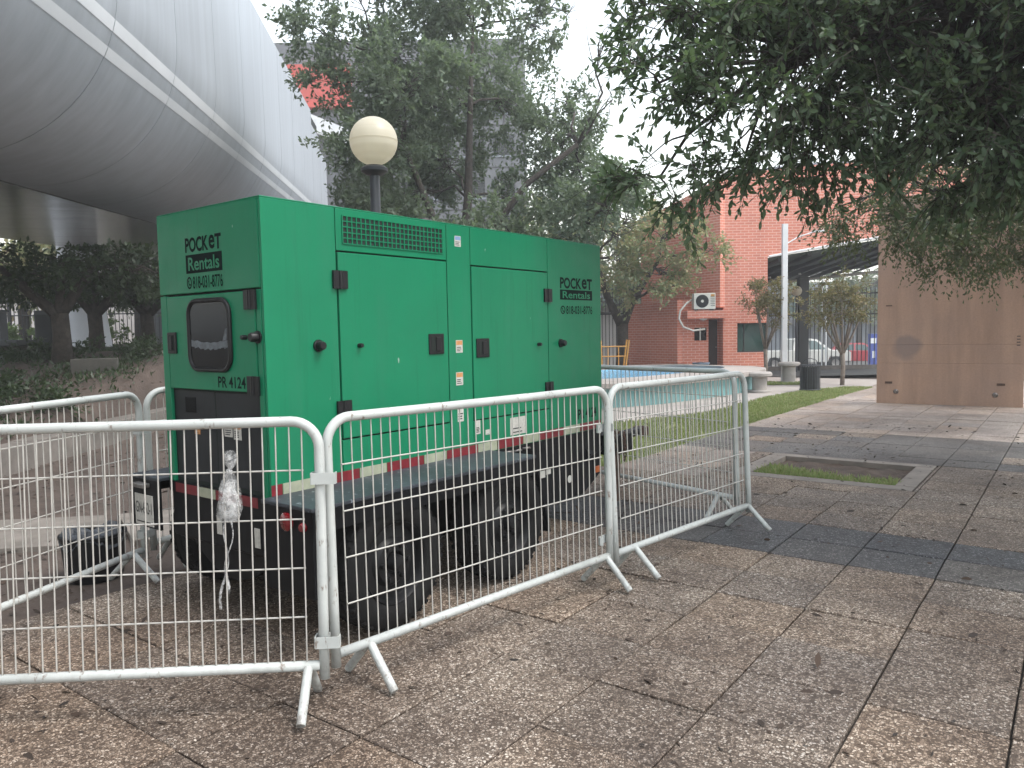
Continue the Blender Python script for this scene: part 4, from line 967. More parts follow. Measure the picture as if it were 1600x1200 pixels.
# annexe with door recess, canopy and small window
ax0, ax1, ad, ah = -1.12, -.40, .25, 2.26
brick('annexe_front', [(ax0, 0), (ax1, 0), (ax1, 1.10), (ax0, 1.10)], ad, ad+.2)
brick('annexe_front', [(ax0, 1.1005), (-.80, 1.1005), (-.80, 1.46), (ax0, 1.46)], ad, ad+.2); brick('annexe_front', [(-.45, 1.1005), (ax1, 1.1005), (ax1, 1.46), (-.45, 1.46)], ad, ad+.2)
brick('annexe_front', [(ax0, 1.4605), (ax1, 1.4605), (ax1, ah), (ax0, ah)], ad, ad+.2)
sw = MB().box(-.80, -.45, ad+.06, ad+.08, 1.10, 1.46).build('small_window', M['darkglass'], bb)
fm = MB(); fm.box(-.64, -.61, ad+.03, ad+.058, 1.10, 1.46); fm.build('mullion', M['offwhite'], sw)
s2 = MB().prism([(0, 0), (2.3, 0), (2.3, 2.2), (0, ah)], 0, .2, 'y').build('annexe_side', M['brick'], bb); s2.location = (ax0, ad+.01, 0); s2.rotation_euler = (0, 0, R(118))
brick('door_wall', [(ax1+.001, 0), (-.001, 0), (-.001, 2.1), (ax1+.001, 2.1)], .48, .6); MB().box(-.05, -.0015, .0035, .479, 0, 2.02).build('return_wall', M['brick'], bb)
dr = MB().box(-.34, -.10, .43, .477, 0, 1.68).build('door', mat('brown_door', (.035,.022,.02), None, 3, .6), bb, bevel=.004)
MB().lathe([(0, -.03), (.02, -.03), (.02, 0)], (-.14, .43, .9), 10, 'y').build('door_knob', M['steel'], dr)
MB().box(ax0+.02, -.003, -.20, ad-.003, 1.72, 1.94).build('canopy', M['brick'], bb)
MB().lathe([(0, 1.66), (.08, 1.67), (.11, 1.70), (.11, 1.719)], (-.62, -.05, 0), 16).build('canopy_light', M['offwhite'], bb, True)
MB().box(ax0+.1, -.02, ad+.201, 2.0, 2.05, ah-.02).build('annexe_roof', M['conc_dark'], bb)
# roof over the gateway: ribbed dark-green deck on sloping beams
rg = MB().add([(1.2, .3, 3.38), (8.2, .3, 4.40), (8.2, 9, 3.75), (1.2, 9, 3.30)], [(0,1,2,3)]).build('gateway_roof', M['roofgreen'], bb, fix=False); rg.modifiers.new('s', 'SOLIDIFY').thickness = .06
for k in range(8):
    x = 1.6+.85*k; zf = 3.38+(x-1.2)*1.02/7-.05
    MB().add([(x, .32, zf), (x+.08, .32, zf), (x+.08, 8.9, zf-.35-.05*k), (x, 8.9, zf-.35-.05*k), (x, .32, zf-.10), (x+.08, .32, zf-.10), (x+.08, 8.9, zf-.75), (x, 8.9, zf-.75)], [(0,1,2,3),(4,7,6,5),(0,4,5,1),(1,5,6,2),(2,6,7,3),(3,7,4,0)]).build('beam', M['iron'], rg)
MB().tube([(1.2, 7.0, 2.85), (8.2, 7.0, 3.45)], .05, 6).build('tie_rod', M['steel'], rg)
for x, z in ((2.6, 3.1), (3.6, 3.2)): MB().lathe([(0, 0), (.05, .01), (.04, .06)], (x, 4, z-.06), 10).build('lamp', M['offwhite'], rg)
MB().box(7.8, 8.2, .0, .28, 0, 4.39).build('far_pier', M['brick'], bb)
# air conditioner on the canopy
ac = thing('air_conditioner', 'white outdoor air-conditioning unit with round fan sitting on the brick canopy', 'air conditioner', S(6.0-.62, 21.32, 1.915), YAW)
MB().box(-.30, .30, -.14, .14, .03, .47).build('casing', M['offwhite'], ac, bevel=.012)
MB().lathe([(0, -.15), (.165, -.15), (.18, -.1415)], (-.07, 0, .25), 28, 'y').build('fan_grille', M['darkpanel'], ac)
MB().lathe([(0, -.155), (.04, -.155), (.04, -.1505)], (-.07, 0, .25), 16, 'y').build('fan_hub', M['offwhite'], ac)
for k in range(6):
    z = .12+.05*k; MB().box(.16, .28, -.145, -.1405, z, z+.012).build('vent', M['darkpanel'], ac)
MB().box(.17, .27, -.146, -.1405, .38, .44).build('energy_label', M['yellow'], ac)
for x in (-.22, .22): MB().box(x-.03, x+.03, -.14, .14, 0, .029).build('foot', M['iron'], ac)
hose = [(-.31, .05, .30), (-.48, 0, .20), (-.66, -.05, 0), (-.70, -.06, -.22), (-.58, -.05, -.45), (-.30, -.02, -.56), (.05, .05, -.52)]
MB().tube(hose, .028, 8).build('hose', M['offwhite'], ac, 'all')
# things by the wall
tg = thing('dark_bucket', 'low black tub against the brick wall behind the pool', 'bucket', S(4.6, 21.2, -.03)); MB().lathe([(0, 0), (.26, 0), (.32, .42), (.35, .44), (.32, .46), (0, .43)], (0, 0, 0), 24).build('shell', M['plastic'], tg, True)
MB().tube([(-.33, 0, .44), (0, 0, .47), (.33, 0, .44)], .01, 6).build('handle', M['steel'], tg)
tg = thing('blue_bucket', 'grey-blue plastic bucket by the brick annexe', 'bucket', S(5.25, 21.1, -.03)); MB().lathe([(0, 0), (.17, 0), (.22, .46), (.24, .47), (.24, .50), (0, .47)], (0, 0, 0), 24).build('shell', M['bucketblue'], tg, True)
MB().tube([(-.23, 0, .48), (0, 0, .51), (.23, 0, .48)], .01, 6).build('handle', M['steel'], tg)
yf = thing('yellow_climbing_frame', 'yellow tubular ladder frame standing behind the pool', 'climbing frame', S(2.72, 20.4, 0), YAW)
for x, dx in ((-.30, -.12), (.34, .16)):
    for y in (-.2, .2): MB().tube([(x-dx*.3-.04, y, 0), (x+dx*.4, y, 1.15)], .022, 8).build('leg', M['yellow'], yf, True)
for z in (.45, .72, .98): MB().tube([(-.34, -.2, z), (.36, -.2, z)], .016, 8).build('rung', M['yellow'], yf, True)
for x in (-.16, .12): MB().tube([(x, -.2, .42), (x, -.2, 1.0)], .014, 8).build('upright', M['yellow'], yf, True)

# fences: posts, rails and every bar
def fence(name, label, p0, p1, z0, h, n, posts=(0, 1), group=None):
    a, b = Vector(S(*p0)), Vector(S(*p1)); L = (b-a).length; an = math.atan2(b.y-a.y, b.x-a.x)
    f = thing(name, label, 'fence', (a.x, a.y, z0), an, group)
    for z in (.12, h*.68, h-.18): MB().box(0, L, -.02, .02, z-.025, z+.025).build('rail', M['iron'], f)
    br = MB().box(-.011, .011, .021, .043, .03, h).build('bar', M['iron'], f); br.location = (L*.5/n, 0, 0)
    for k in range(1, n): link_copy('bar', br.data, f, (L*(k+.5)/n, 0, 0))
    for t in posts: MB().box(L*t-.06, L*t+.06, -.06, .0195, 0, h+.08).build('post', M['iron'], f)
    return f
fence('iron_fence', 'black iron bar fence behind the small trees on the right', (7.55, 25.2), (26, 25.2), -.05, 2.7, 130, (0, .33, .66, 1))
fence('iron_fence', 'black iron bar fence left of the brick building', (.5, 24.4), (4.75, 24.2), -.05, 2.9, 38, (0,))
fp = thing('fence_post', 'thick black post at the left edge of the brick building', 'post', S(4.72, 23.9, -.05), YAW); MB().box(-.15, .15, -.15, .15, 0, 2.9).build('shaft', M['iron'], fp, bevel=.01); MB().box(-.17, .17, -.17, .17, 2.9, 2.96).build('cap', M['iron'], fp)
gp = thing('gate_post', 'thick dark gate post behind the white lamp post', 'post', S(9.55, 25.0, -.05), YAW); MB().box(-.16, .16, -.13, .13, 0, 3.0).build('shaft', M['iron'], gp, bevel=.01); MB().box(-.18, .18, -.15, .15, 3.0, 3.06).build('cap', M['iron'], gp)
tag(MB().box(-9.3, 9.3, -.12, .12, 0, .16).build('fence_kerb', M['conc_dark']), 'low concrete kerb under the iron fence on the right', 'kerb'); bpy.data.objects['fence_kerb'].location = S(16.6, 25.25, -.06); bpy.data.objects['fence_kerb'].rotation_euler = (0, 0, YAW)
fence('iron_fence', 'iron bar fence at the far left beyond the trees', (-24, 31.0), (-9.5, 31.5), .95, 2.2, 90, (0, .25, .42, .75, 1))

# ================================================================== street beyond
def wheel_at(par, x, y, z, r, s):
    w_ = thing('x', 'x', 'x'); bpy.data.objects.remove(w_)
    wl = MB().lathe([(r*.58, -.09), (r*.9, -.10), (r, -.07), (r, .07), (r*.9, .10), (r*.58, .09)], (0, 0, 0), 24, 'y').build('wheel', M['rubber'], par, True); wl.location = (x, y, z)
    MB().lathe([(0, -.06), (r*.3, -.07), (r*.58, -.095), (r*.58, .095), (r*.3, .07), (0, .06)], (0, 0, 0), 20, 'y').build('rim', M['steel'], wl, True)
def car(name, label, loc, rz, body, cab, wins, paint, wx, r, wd_, cat):
    c = thing(name, label, cat, loc, rz)
    b = MB().prism(body, -wd_/2, wd_/2, 'y').build('body', paint, c, bevel=.03)
    m = MB(); k = len(cab); vs = [(x, s*(wd_/2-.04-(.16 if z > cab[0][1]+.15 else 0)), z) for s in (-1, 1) for x, z in cab]
    m.add(vs, [tuple(range(k)), tuple(range(2*k-1, k-1, -1))]+[(i, (i+1) % k, k+(i+1) % k, k+i) for i in range(k)]); m.build('cabin', paint, c, bevel=.02)
    for poly in wins:
        for s in (-1, 1):
            z0, z1 = min(p[1] for p in poly), max(p[1] for p in poly)
            vs = [(x, s*(wd_/2-.032-.16*((z-cab[0][1])/(max(q[1] for q in cab)-cab[0][1]))*1.0+.012), z) for x, z in poly]
            MB().add(vs, [tuple(range(len(poly)))]).build('window', M['glass'], c, fix=False)
    for x in wx:
        for s in (-1, 1): wheel_at(c, x, s*(wd_/2-.06), r, r, s)
    xs_ = [p[0] for p in body]
    for s in (-1, 1):
        MB().box(max(xs_)-.02, max(xs_)+.012, s*(wd_/2-.25)-.16, s*(wd_/2-.25)+.16, .72, .88).build('headlight', M['offwhite'], c, bevel=.01)
        MB().box(min(xs_)-.012, min(xs_)+.02, s*(wd_/2-.15)-.10, s*(wd_/2-.15)+.10, .72, .98).build('tail_light', M['redlens'], c, bevel=.01)
    return c
pz = -1.235
pk = car('pickup_truck', 'silver-white double-cab pickup truck driving on the street behind the fence', S(17.6, 46.5, pz), YAW,
    [(-2.7, .5), (-2.25, .45), (-2.15, .75), (-1.55, .75), (-1.45, .45), (1.35, .45), (1.45, .78), (2.15, .78), (2.25, .5), (2.75, .5), (2.75, 1.0), (2.6, 1.12), (1.45, 1.18), (-2.7, 1.18)],
    [(-.75, 1.16), (1.55, 1.16), (.75, 1.80), (.2, 1.87), (-.55, 1.84)], [[(-.60, 1.22), (.15, 1.22), (.15, 1.76), (-.48, 1.76)], [(.25, 1.22), (1.28, 1.22), (.68, 1.72), (.25, 1.76)]], M['carwhite'], (-1.85, 1.80), .40, 1.85, 'pickup truck')
car('red_car', 'red hatchback on the street behind the pale-branched tree', S(22.3, 49.0, pz), YAW-R(20),
    [(-1.8, .4), (-1.6, .35), (1.6, .35), (1.8, .45), (1.85, .85), (.95, 1.0), (-1.8, 1.0)], [(-1.6, .98), (1.0, .98), (.35, 1.45), (-1.2, 1.46)], [[(-1.4, 1.03), (-.3, 1.03), (-.3, 1.40), (-1.15, 1.40)], [(-.2, 1.03), (.8, 1.03), (.3, 1.38), (-.2, 1.40)]], M['carred'], (-1.15, 1.15), .31, 1.65, 'car')
bs_ = thing('blue_totem_sign', 'narrow blue totem sign beside the street', 'sign', S(21.1, 44.5, pz), YAW)
MB().box(-.22, .22, -.1, .1, 0, 2.1).build('panel', M['bluesign'], bs_, bevel=.01); MB().box(-.16, .16, -.105, -.1005, 1.55, 1.85).build('emblem', M['white'], bs_)
MB().box(-.06, .10, -.105, -.1005, .7, 1.1).build('notice', M['white'], bs_)
st = thing('street_light', 'thin pale double street light pole seen over the small tree', 'street lamp', S(13.9, 34, -.5), YAW)
for x in (-.03, .14): MB().tube([(x, 0, 0), (x, 0, 4.1)], .035, 8).build('pole', M['white'], st, True)
MB().tube([(-.03, 0, 4.05), (-.30, 0, 4.25)], .05, 8).build('lamp_arm', M['white'], st, True)
g2 = thing('globe_lamp', 'small distant globe lamp half hidden by the small tree at the white post', 'street lamp', S(9.05, 24.2, -.05))
MB().tube([(0, 0, 0), (0, 0, 2.45)], .04, 10).build('pole', M['polegrey'], g2, True); MB().lathe([(.16*math.cos(R(a)), 2.58+.16*math.sin(R(a))) for a in range(-80, 91, 10)], (0, 0, 0), 20).build('globe', M['globe'], g2, 'all')
# far buildings
def block(name, label, x, y, z, wx, wy, h, m, rz=YAW):
    b = thing(name, label, 'building', S(x, y, z), rz); MB().box(-wx/2, wx/2, 0, wy, 0, h).build('wall', m, b, bevel=.02); return b
b1 = block('street_building', 'grey-blue building with glass windows across the street behind the fence', 24, 62, -1.3, 44, 10, 6.2, M['greyblue'])
for k in range(14):
    w_ = MB().box(-20+2.6*k, -18.4+2.6*k, -.05, -.002, 3.6, 5.3).build('window', M['glass'], b1); MB().box(-20.06+2.6*k, -18.34+2.6*k, -.08, -.051, 3.5, 3.6).build('sill', M['white'], w_)
for k in range(6): MB().box(-19+6*k, -15+6*k, -.06, -.003, 0, 2.7).build('shutter', M['darkwall'], b1)
MB().box(-22.2, 22.2, -.4, -.003, 2.8, 3.2).build('fascia', M['darkwall'], b1)
b2 = block('dark_office_block', 'large dark grey office block behind the big tree with red and white panels', -6.3, 45, -.2, 14.8, 12, 18.4, M['darkwall'])
for k in range(7):
    MB().box(-7.3, 7.3, -.03, -.003, 1.5+2.4*k, 1.56+2.4*k).build('panel_joint', M['iron'], b2)
for k in range(6):
    for c_ in range(5):
        w_ = MB().box(-1.5+1.75*c_, -.3+1.75*c_, -.04, -.003, 2.2+2.4*k, 3.4+2.4*k).build('window', M['darkglass'], b2); MB().box(-1.55+1.75*c_, -.25+1.75*c_, -.09, -.041, 2.1+2.4*k, 2.2+2.4*k).build('sill', M['greyblue'], w_)
MB().box(-6.6, -2.6, -.5, -.005, 14.6, 17.0).build('red_panel', M['redpanel'], b2)
MB().prism([(-6.7, 14.9), (-6.7, 13.9), (-.8, 11.6), (-.8, 12.4)], -1.0, -.51, 'y').build('white_band', M['white'], b2)
b3 = block('pale_wall_building', 'pale pinkish building wall beyond the far-left fence', -24, 40, .6, 34, 8, 5.5, M['palewall'])
for k in range(6): MB().box(-15+5*k, -13.2+5*k, -.04, -.003, 1.0, 3.0).build('window', M['darkglass'], b3)
b4 = block('green_kiosk', 'dark shelter with a green post beside the white wall at far left', -14.0, 33.5, .85, 3.6, 2.0, 2.6, M['darkwall'])
MB().box(.75, 1.0, -.25, -.003, 0, 2.4).build('post', mat('kiosk_green', (.05,.22,.14), None, 3, .6), b4); MB().box(1.15, 1.75, -.2, -.003, 0, 2.2).build('panel', M['palewall'], b4); MB().box(-.55, -.40, -.2, -.003, .3, .9).build('notice', M['white'], b4); MB().box(-1.9, 1.9, -.7, 2.1, 2.4, 2.55).build('roof', M['roofgreen'], b4)
b5 = block('pale_low_building', 'pale low building wall beyond the fence left of the brick building', 2.5, 36, -.8, 9, 5, 3.0, M['palewall'])
MB().prism([(-4.7, 3.0), (4.7, 3.0), (4.3, 3.35), (-4.3, 3.35)], -.2, 5.2, 'y').build('roof', M['conc_dark'], b5); MB().box(-2, -.6, -.04, -.003, .2, 2.2).build('door', M['darkwall'], b5)
# yellow beacons and white railing glimpsed through the big tree
yb = thing('yellow_beacon', 'small yellow beacon post glimpsed through the lower leaves of the big tree', 'beacon', S(-.45, 38, 4.6)); MB().lathe([(0, 0), (.16, 0), (.13, 1.5), (.16, 1.6), (.12, 1.8), (0, 1.85)], (0, 0, .0), 14).build('shell', M['yellow'], yb, True); MB().tube([(0, 0, -5), (0, 0, 0)], .06, 8).build('pole', M['iron'], yb)

# bank on the left
tag(MB().box(-.42, .30, -.15, .15, 0, .45).build('concrete_block', mat('dark_grey_concrete', (.085,.08,.07), (.05,.048,.042), 5, .9, bumps=(30, .4, .006)), bevel=.015), 'grey concrete block half buried in the planted bank', 'block')  # plain concrete in an even dark grey
bpy.data.objects['concrete_block'].location = S(-7.15, 13.2, .66); bpy.data.objects['concrete_block'].rotation_euler = (0, 0, YAW+R(24))
ub = thing('utility_box', 'dark grey upright utility box beside the left tree trunk', 'utility box', S(-11.2, 18.5, 1.1), YAW); MB().box(-.22, .22, -.18, .18, 0, 1.05).build('cabinet', M['polegrey'], ub, bevel=.015); MB().box(-.18, .18, -.19, -.1805, .1, .95).build('door', M['darkpanel'], ub)
tbk = thing('stone_table', 'flat dark stone table top at the left picture edge', 'table', S(-12.2, 17.5, 1.10), YAW); MB().box(-1.5, 1.2, -.5, .5, .22, .36).build('top', M['polegrey'], tbk, bevel=.02)
for x in (-1.0, .8): MB().box(x-.12, x+.12, -.3, .3, 0, .219).build('leg', M['conc_dark'], tbk)
pp = thing('dark_pillar', 'dark pillar at the left picture edge before the far fence', 'post', S(-15.4, 23, 1.1), YAW); MB().box(-.16, .16, -.16, .16, 0, 1.2).build('shaft', M['polegrey'], pp, bevel=.01); MB().box(-.2, .2, -.2, .2, 1.2, 1.27).build('cap', M['polegrey'], pp)

# ================================================================== trees
def L_(x, y): a = S(x, y); return a[0], a[1]
def site_blobs(lst, base):
    """blobs in the site frame -> local coords of a tree at base (site frame)"""
    o = []
    for (x, y, z, *r) in lst:
        r = r if len(r) == 3 else [r[0]]*3; a = S(x-base[0], y-base[1]); o.append((a[0], a[1], z-base[2], *r))
    return o
def site_poly(pl, base): return [[(*S(p[0]-base[0], p[1]-base[1])[:2], p[2]-base[2], p[3]) for p in q] for q in pl]
# near overhanging tree, trunk out of frame to the right
b0 = (5.4, 6.4, 0)
near = [(1.02,5.2,3.08,.24), (1.10,5.4,3.55,.24), (1.08,5.5,2.52,.22), (1.36,5.3,2.82,.30), (1.55,5.5,3.55,.34), (1.9,5.4,3.2,.62), (1.72,5.6,2.70,.28), (2.6,5.3,3.4,.8), (2.35,5.7,2.74,.40), (3.2,5.2,2.9,.7), (3.4,5.6,3.8,.9), (4.2,5.3,3.2,.95), (1.8,5.8,4.1,.6), (1.35,5.8,4.1,.30), (2.7,6.0,4.5,1.0), (4.1,5.0,2.65,.6), (2.9,5.5,2.50,.27), (4.2,6.4,4.4,1.2), (5.2,5.0,4.2,1.2), (5.4,6.6,5.0,1.4), (4.6,4.0,4.6,1.1), (6.5,6.5,3.8,1.2), (5.6,3.4,4.7,1.3), (4.3,2.5,4.9,1.2), (6.2,4.6,3.2,1.0)]  # clumps out of view nearest the viewer are added to shade the paving
tree('broadleaf_tree', 'large-leaved dark evergreen tree overhanging the top right', 'tree', S(*b0), site_poly([[(5.4,6.4,0,.20), (5.42,6.38,1.2,.16), (5.35,6.3,2.2,.14), (4.9,6.1,3.0,.11), (4.2,5.9,3.4,.08), (3.2,5.6,3.5,.055), (2.2,5.5,3.4,.035)]], b0), site_blobs(near, b0), (.068, .027), M['leaf_near'], M['bark'], ncl=40, twigs=14, per=13, tl=.30, droop=.30, r_limb=.035, fold=True, twig_geo=True, seed=21, upb=-.02, bias=(-.10, -.04, 0), clip=lambda P: (P[:, 0]*CY+P[:, 1]*SY+5.4) > .62+.12*np.sin(P[:, 2]*9))
# finer tree behind, in front of the steel plate
b0 = (9.2, 11.2, 0)
fine = [(4.75,10.2,2.75,.42,.5,.35), (5.3,10.0,2.75,.55,.6,.5), (5.9,10,2.45,.55,.6,.45), (6.5,10,2.75,.8,.8,.6), (7.1,9.8,2.35,.5,.6,.35), (5.6,10.3,3.2,.7,.7,.5), (7.3,10.2,3.1,.9), (8.2,10.4,3.2,1.0), (7.0,10.8,4.0,1.0), (4.35,10.3,3.0,.3,.4,.28), (8.8,10.8,4.3,1.3)]
tree('fine_leaved_tree', 'fine-leaved olive tree hanging over the rusty steel slab', 'tree', S(*b0), site_poly([[(9.2,11.2,0,.16), (9.15,11.15,1.4,.13), (8.6,10.9,2.5,.10), (7.6,10.5,3.0,.07), (6.4,10.2,3.0,.045)]], b0), site_blobs(fine, b0), (.056, .026), M['leaf_fine'], M['bark'], ncl=38, twigs=14, per=12, tl=.28, droop=.5, r_limb=.03, seed=22, upb=-.1)
# big tree behind the generator
def clear_of_tube(P, b0=(-1.1, 17.0)):
    """the crown stops short of the bridge: site x beyond a line that leans with the tube's edge"""
    sx_ = P[:, 0]*CY + P[:, 1]*SY + b0[0]; z = P[:, 2]
    wob = .35*np.sin(z*3.1+1)+.25*np.sin(z*7.3+P[:, 1]*2)
    return (sx_ > np.interp(z, [2.0, 3.7, 5.1, 6.2, 7.3, 8.6, 10], [-3.7, -3.75, -3.85, -4.25, -4.75, -5.3, -5.6])) & (sx_ < wob+np.interp(z, [2, 3.2, 4.4, 5.5, 7.5, 8.8, 10], [1.5, 1.9, 2.7, 2.0, 1.2, .6, .2]))
b0 = (-1.1, 17.0, -.06); rs = np.random.default_rng(40)
big = []
for k in range(30):
    for _ in range(50):
        a = rs.uniform(0, 2*math.pi); q = rs.uniform(.2, 1)**.6; z = rs.uniform(2.6, 8.6)
        rad = 3.75*math.sqrt(max(0, 1-((z-4.3)/4.9)**2)) if z > 4.3 else 3.75*(.72+.28*(z-2.6)/1.7)
        x, y = -.45+rad*.92*q*math.cos(a), 17+rad*.9*q*math.sin(a)
        if all(math.hypot(math.hypot(x-c[0], y-c[1]), z-c[2]) > 1.0 for c in big): break
    big.append((x, y, z, rs.uniform(.75, 1.15), rs.uniform(.75, 1.15), rs.uniform(.55, .85)))
big += [(-3.6,16.2,6.6,.6,.7,.5), (-3.9,16.0,7.7,.7,.8,.5), (-3.0,16.4,8.5,.8,.8,.6), (-1.2,16.6,8.9,.8,.8,.6), (.9,16.5,7.7,.8,.8,.6), (2.2,16.2,6.2,.8,.8,.5), (2.8,16.4,4.6,.8,.8,.45), (-2.9,16.4,5.0,.7,.8,.5), (2.3,16.2,3.4,.8,.8,.5), (.2,16,3.0,.9,.8,.5), (-1.8,15.8,3.2,.9,.8,.5), (-2.8,16,3.6,.8,.8,.6)]
tree('spreading_tree', 'big spreading grey-green tree rising behind the generator', 'tree', S(*b0), site_poly([[(-1.1,17,-.06,.26), (-1.05,17,1.2,.21), (-1.1,17,2.4,.19)], [(-1.1,17,2.3,.15), (-1.6,16.8,3.8,.085), (-2.2,16.6,5.4,.055), (-2.5,16.6,7.2,.04)], [(-1.1,17,2.3,.16), (-.5,16.8,3.5,.10), (.4,16.7,4.6,.065), (1.5,16.6,5.4,.05)], [(-1.1,17,2.4,.12), (-.9,17.2,4.4,.10), (-.8,17.1,6.4,.06), (-.7,17,8,.03)], [(-1.0,17,2.3,.12), (.2,16.7,3.0,.07), (1.6,16.5,3.7,.06)]], b0), site_blobs(big, b0), (.105, .056), M['leaf_big'], M['bark'], ncl=17, twigs=15, per=12, tl=.42, droop=.15, r_limb=.035, seed=23, upb=.2, clip=clear_of_tube)
# autumn-tinted tree by the fence
b0 = (3.25, 22.6, -.05)
aut = [(2.2,22.6,4.2,1.0,1,.7), (3.4,22.3,4.6,1.1,1,.7), (4.3,21.0,3.9,.95,.9,.55), (5.15,20.5,3.4,.75,.7,.32), (4.1,21.0,2.9,.75,.7,.4), (2.0,22.4,3.1,.9,.8,.6), (3.1,22.2,3.4,.9,.8,.55), (1.2,22.6,4.6,1.0,.9,.7), (1.3,22.6,3.5,.9,.9,.6), (2.6,22.8,5.1,.8,.8,.5), (4.55,20.7,2.6,.5,.5,.25), (3.6,21.6,2.5,.5,.5,.3)]
tree('autumn_tree', 'tree with olive and orange autumn leaves in front of the brick wall', 'tree', S(*b0), site_poly([[(3.25,22.6,-.05,.20), (3.3,22.6,.9,.17), (3.3,22.6,1.6,.17)], [(3.28,22.6,1.5,.13), (2.85,22.5,2.4,.11), (2.5,22.5,3.5,.06)], [(3.3,22.6,1.5,.14), (3.6,22.5,2.3,.11), (4.2,22.4,3.2,.06)]], b0), site_blobs(aut, b0), (.115, .062), M['leaf_autumn'], M['bark'], ncl=17, twigs=12, per=10, tl=.38, droop=.25, r_limb=.05, seed=24)
# two small pale-branched trees
def myrtle(label, x, y, w_, h, z0, seed, lean):
    b0 = (x, y, -.03); rs = np.random.default_rng(seed); tr = [[(x, y, -.03, .055), (x+.02, y, .4, .05), (x, y, z0, .052)]]; bl = []
    for k in range(8):
        a = 2*math.pi*k/8+rs.uniform(-.3, .3); rr = w_*rs.uniform(.45, .85)
        tx, ty, tz = x+lean+rr*math.cos(a), y+rr*.8*math.sin(a), z0+(h-z0)*rs.uniform(.45, .8)
        tr.append([(x, y, z0-.05, .032), (x+(tx-x)*.45, y+(ty-y)*.45, z0+(tz-z0)*.38, .024), (tx, ty, tz, .011)])
        bl.append((tx, ty, tz, .36*w_/.7, .36, .30))
    bl += [(x+lean, y, h-.25, .42, .42, .28), (x+lean-.3, y, h-.45, .4, .4, .3), (x+lean+.3, y, h-.45, .4, .4, .3), (x+lean, y-.3, z0+(h-z0)*.5, .4, .3, .25)]
    tree('crepe_myrtle', label, 'tree', S(*b0), site_poly(tr, b0), site_blobs(bl, b0), (.060, .032), M['leaf_myrtle'], M['bark_pale'], ncl=36, twigs=10, per=9, tl=.20, droop=.15, r_limb=.012, seed=seed, group='small trees by the fence')
myrtle('small olive-brown tree growing against the white lamp post', 6.70, 20.1, .68, 2.68, .85, 31, .10)
myrtle('small pale-branched tree with sparse brown leaves beside the steel slab', 8.02, 18.45, .78, 2.62, .75, 32, -.05)
# shaded trees on the bank under the tube
def shade_tree(label, x, y, z, lean, seed, h=2.98):
    b0 = (x, y, z); tr = [[(x, y, z-.1, .20), (x+.02, y, z+.5, .15), (x, y, z+.9, .15)], [(x, y, z+.85, .11), (x-.5+lean, y, z+1.35, .08), (x-.95+lean, y, z+1.75, .05)], [(x, y, z+.85, .11), (x+.4+lean, y+.1, z+1.35, .08), (x+.8+lean, y, z+1.75, .05)], [(x, y, z+.9, .09), (x+.05, y, z+1.4, .07), (x+.1, y, z+1.8, .04)]]
    bl = [(x-1.6+lean, y, 2.72, .8, .8, .45), (x-.8+lean, y-.3, 2.82, .8, .8, .4), (x+.2, y, 2.85, .8, .8, .4), (x+1.1, y, 2.75, .8, .8, .45), (x+1.8, y, 2.62, .7, .7, .4), (x-2.2+lean, y+.2, 2.55, .6, .6, .35), (x+.4, y+1.0, 2.7, 1, .8, .5), (x-.9, y+1.0, 2.65, 1, .8, .5)]
    tree('shade_tree', label, 'tree', S(*b0), site_poly(tr, b0), site_blobs(bl, b0), (.11, .055), M['leaf_shade'], M['bark'], ncl=13, twigs=11, per=10, tl=.36, droop=.35, r_limb=.05, seed=seed, zmax=h, group='trees on the bank', clip=lambda P: (P[:, 2] > 2.20-z) & (P[:, 2] < 2.72-z+.033*y))
shade_tree('dark forked tree under the tube, left of the white column', -8.25, 14.0, 1.02, -.1, 51)
shade_tree('dark tree under the tube, right of the white column', -9.35, 17.2, 1.12, .1, 52)
shade_tree('dark tree under the tube nearest the generator corner', -8.75, 18.4, 1.12, .1, 53)
# hedge, shrubs and ground cover on the bank
def shrub(label, x, y, r, h, m, seed, lf=(.08, .045)):
    z = ground_h(x, y)-.02; b0 = (x, y, z); rs = np.random.default_rng(seed)
    tr = [[(x, y, z, .03), (x+rs.uniform(-.1, .1), y, z+h*.5, .02), (x+rs.uniform(-.2, .2), y, z+h*.7, .01)]]
    bl = [(x+rs.uniform(-.6, .6)*r, y+rs.uniform(-.5, .5)*r, z+h*rs.uniform(.35, .7), r*.55, r*.55, h*.32) for _ in range(5)]
    tree('shrub', label, 'shrub', S(*b0), site_poly(tr, b0), site_blobs(bl, b0), lf, m, M['bark'], ncl=14, twigs=8, per=7, tl=.22, droop=.2, r_limb=.012, seed=seed, zmin=.05, group='shrubs on the bank')
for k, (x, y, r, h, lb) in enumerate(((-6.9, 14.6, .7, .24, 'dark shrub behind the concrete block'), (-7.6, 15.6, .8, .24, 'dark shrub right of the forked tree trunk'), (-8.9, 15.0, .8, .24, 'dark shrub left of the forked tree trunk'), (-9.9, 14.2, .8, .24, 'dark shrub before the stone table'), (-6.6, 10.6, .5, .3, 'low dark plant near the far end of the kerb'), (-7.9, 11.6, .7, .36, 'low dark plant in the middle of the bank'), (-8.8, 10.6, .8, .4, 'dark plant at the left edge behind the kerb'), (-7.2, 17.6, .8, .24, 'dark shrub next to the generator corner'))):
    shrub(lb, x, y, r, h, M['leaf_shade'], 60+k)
shrub('sunlit bright green hedge before the far-left fence', -16.8, 29.0, 1.9, 1.0, M['leaf_hedge'], 75, (.14, .08)); shrub('sunlit light green bush at the left picture edge', -19.3, 29.2, 1.8, .9, M['leaf_hedge'], 76, (.14, .08))
P = []
rs = np.random.default_rng(8)
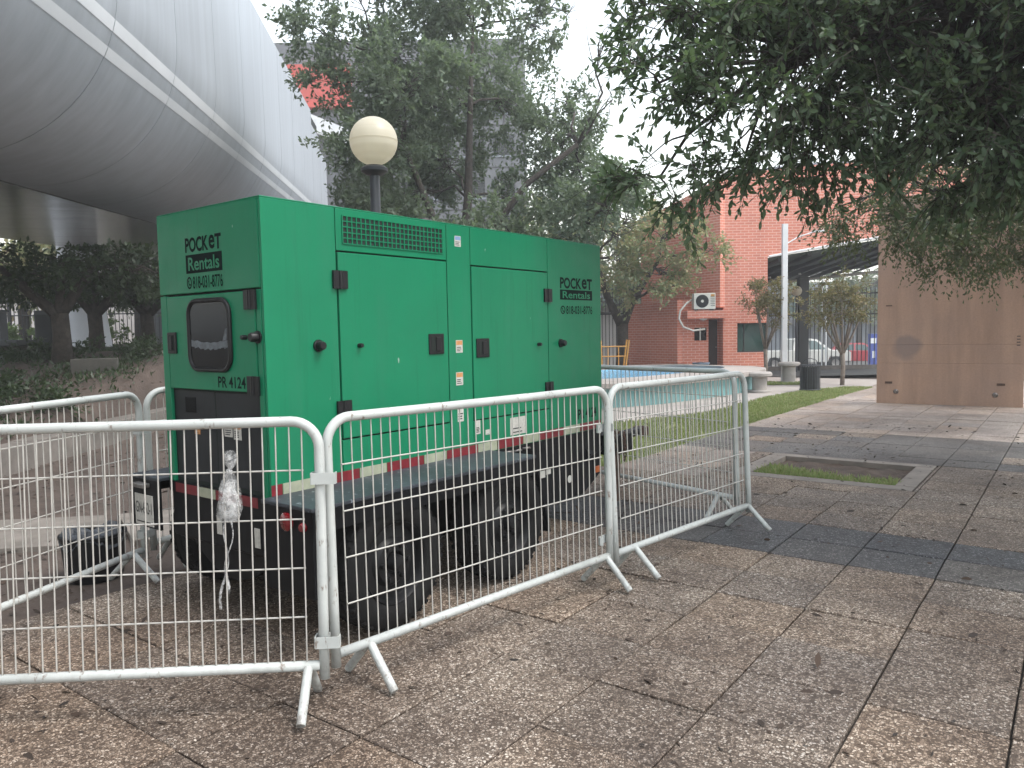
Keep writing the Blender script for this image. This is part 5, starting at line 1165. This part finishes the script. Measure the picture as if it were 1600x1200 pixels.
while len(P) < 16000:
    x, y = rs.uniform(-14, -6.2), rs.uniform(8.5, 20)
    if math.sin(x*1.9+y*.7)*math.sin(y*1.2-x*.6)+rs.normal(0, .5) > .15: u, v, _ = S(x, y); P.append((u, v, ground_h(x, y)))
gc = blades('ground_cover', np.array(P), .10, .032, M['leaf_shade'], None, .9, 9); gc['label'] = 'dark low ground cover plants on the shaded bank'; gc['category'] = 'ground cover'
# far trees that close the view
def far_tree(label, x, y, z, r, h, seed, m=None):
    b0 = (x, y, z); rs = np.random.default_rng(seed); bl = []
    for k in range(11): bl.append((x+rs.normal(0, .5)*r, y+rs.normal(0, .3)*r, z+h*rs.uniform(.45, .92), r*.42, r*.42, h*.14))
    tree('background_tree', label, 'tree', S(*b0), site_poly([[(x, y, z, .25), (x, y, z+h*.35, .2), (x, y, z+h*.7, .08)]], b0), site_blobs(bl, b0), (.26, .14), m or M['leaf_far'], M['bark'], ncl=3.2, twigs=9, per=8, tl=.8, droop=.2, r_limb=.08, seed=seed, group='trees beyond the fences')
far_tree('bushy tree beyond the fence just right of the generator', 5.2, 33, -.5, 3.2, 6.5, 81)
far_tree('tree beyond the fence, lower behind the autumn tree', 1.5, 31, -.3, 2.8, 5.2, 82)
far_tree('light green tree beyond the far-left fence at the picture edge', -21, 33, .9, 3.2, 5.5, 83, M['leaf_autumn'])
far_tree('light green tree beyond the far-left fence behind the forked trunk', -16.5, 34, .9, 3.0, 5.0, 84, M['leaf_far'])
far_tree('dark tree behind the green shelter at far left', -11.0, 36, .9, 3.0, 6.0, 85, M['leaf_far'])
far_tree('tree across the street right of the brick gateway', 26, 57, -1.2, 4.0, 7.0, 86)
# added haze volume imitating lens glare; it pales what stands farther off
hz = MB().box(-620, 620, -220, 820, -2.5, 19.5).build('haze', M['white']); hz['kind'] = 'stuff'; hz['label'] = 'thin pale haze volume added in place of lens glare'; hz['category'] = 'haze'
hz.rotation_euler = (0, 0, YAW)
hm = bpy.data.materials.new('thin_haze'); hm.use_nodes = True; hn = hm.node_tree; hn.nodes.clear()
ho = hn.nodes.new('ShaderNodeOutputMaterial'); hv = hn.nodes.new('ShaderNodeVolumePrincipled'); hv.inputs['Color'].default_value = (.95, .97, 1, 1); hv.inputs['Density'].default_value = .0032; hv.inputs['Anisotropy'].default_value = .3
hn.links.new(hv.outputs[0], ho.inputs['Volume']); hz.data.materials.clear(); hz.data.materials.append(hm)
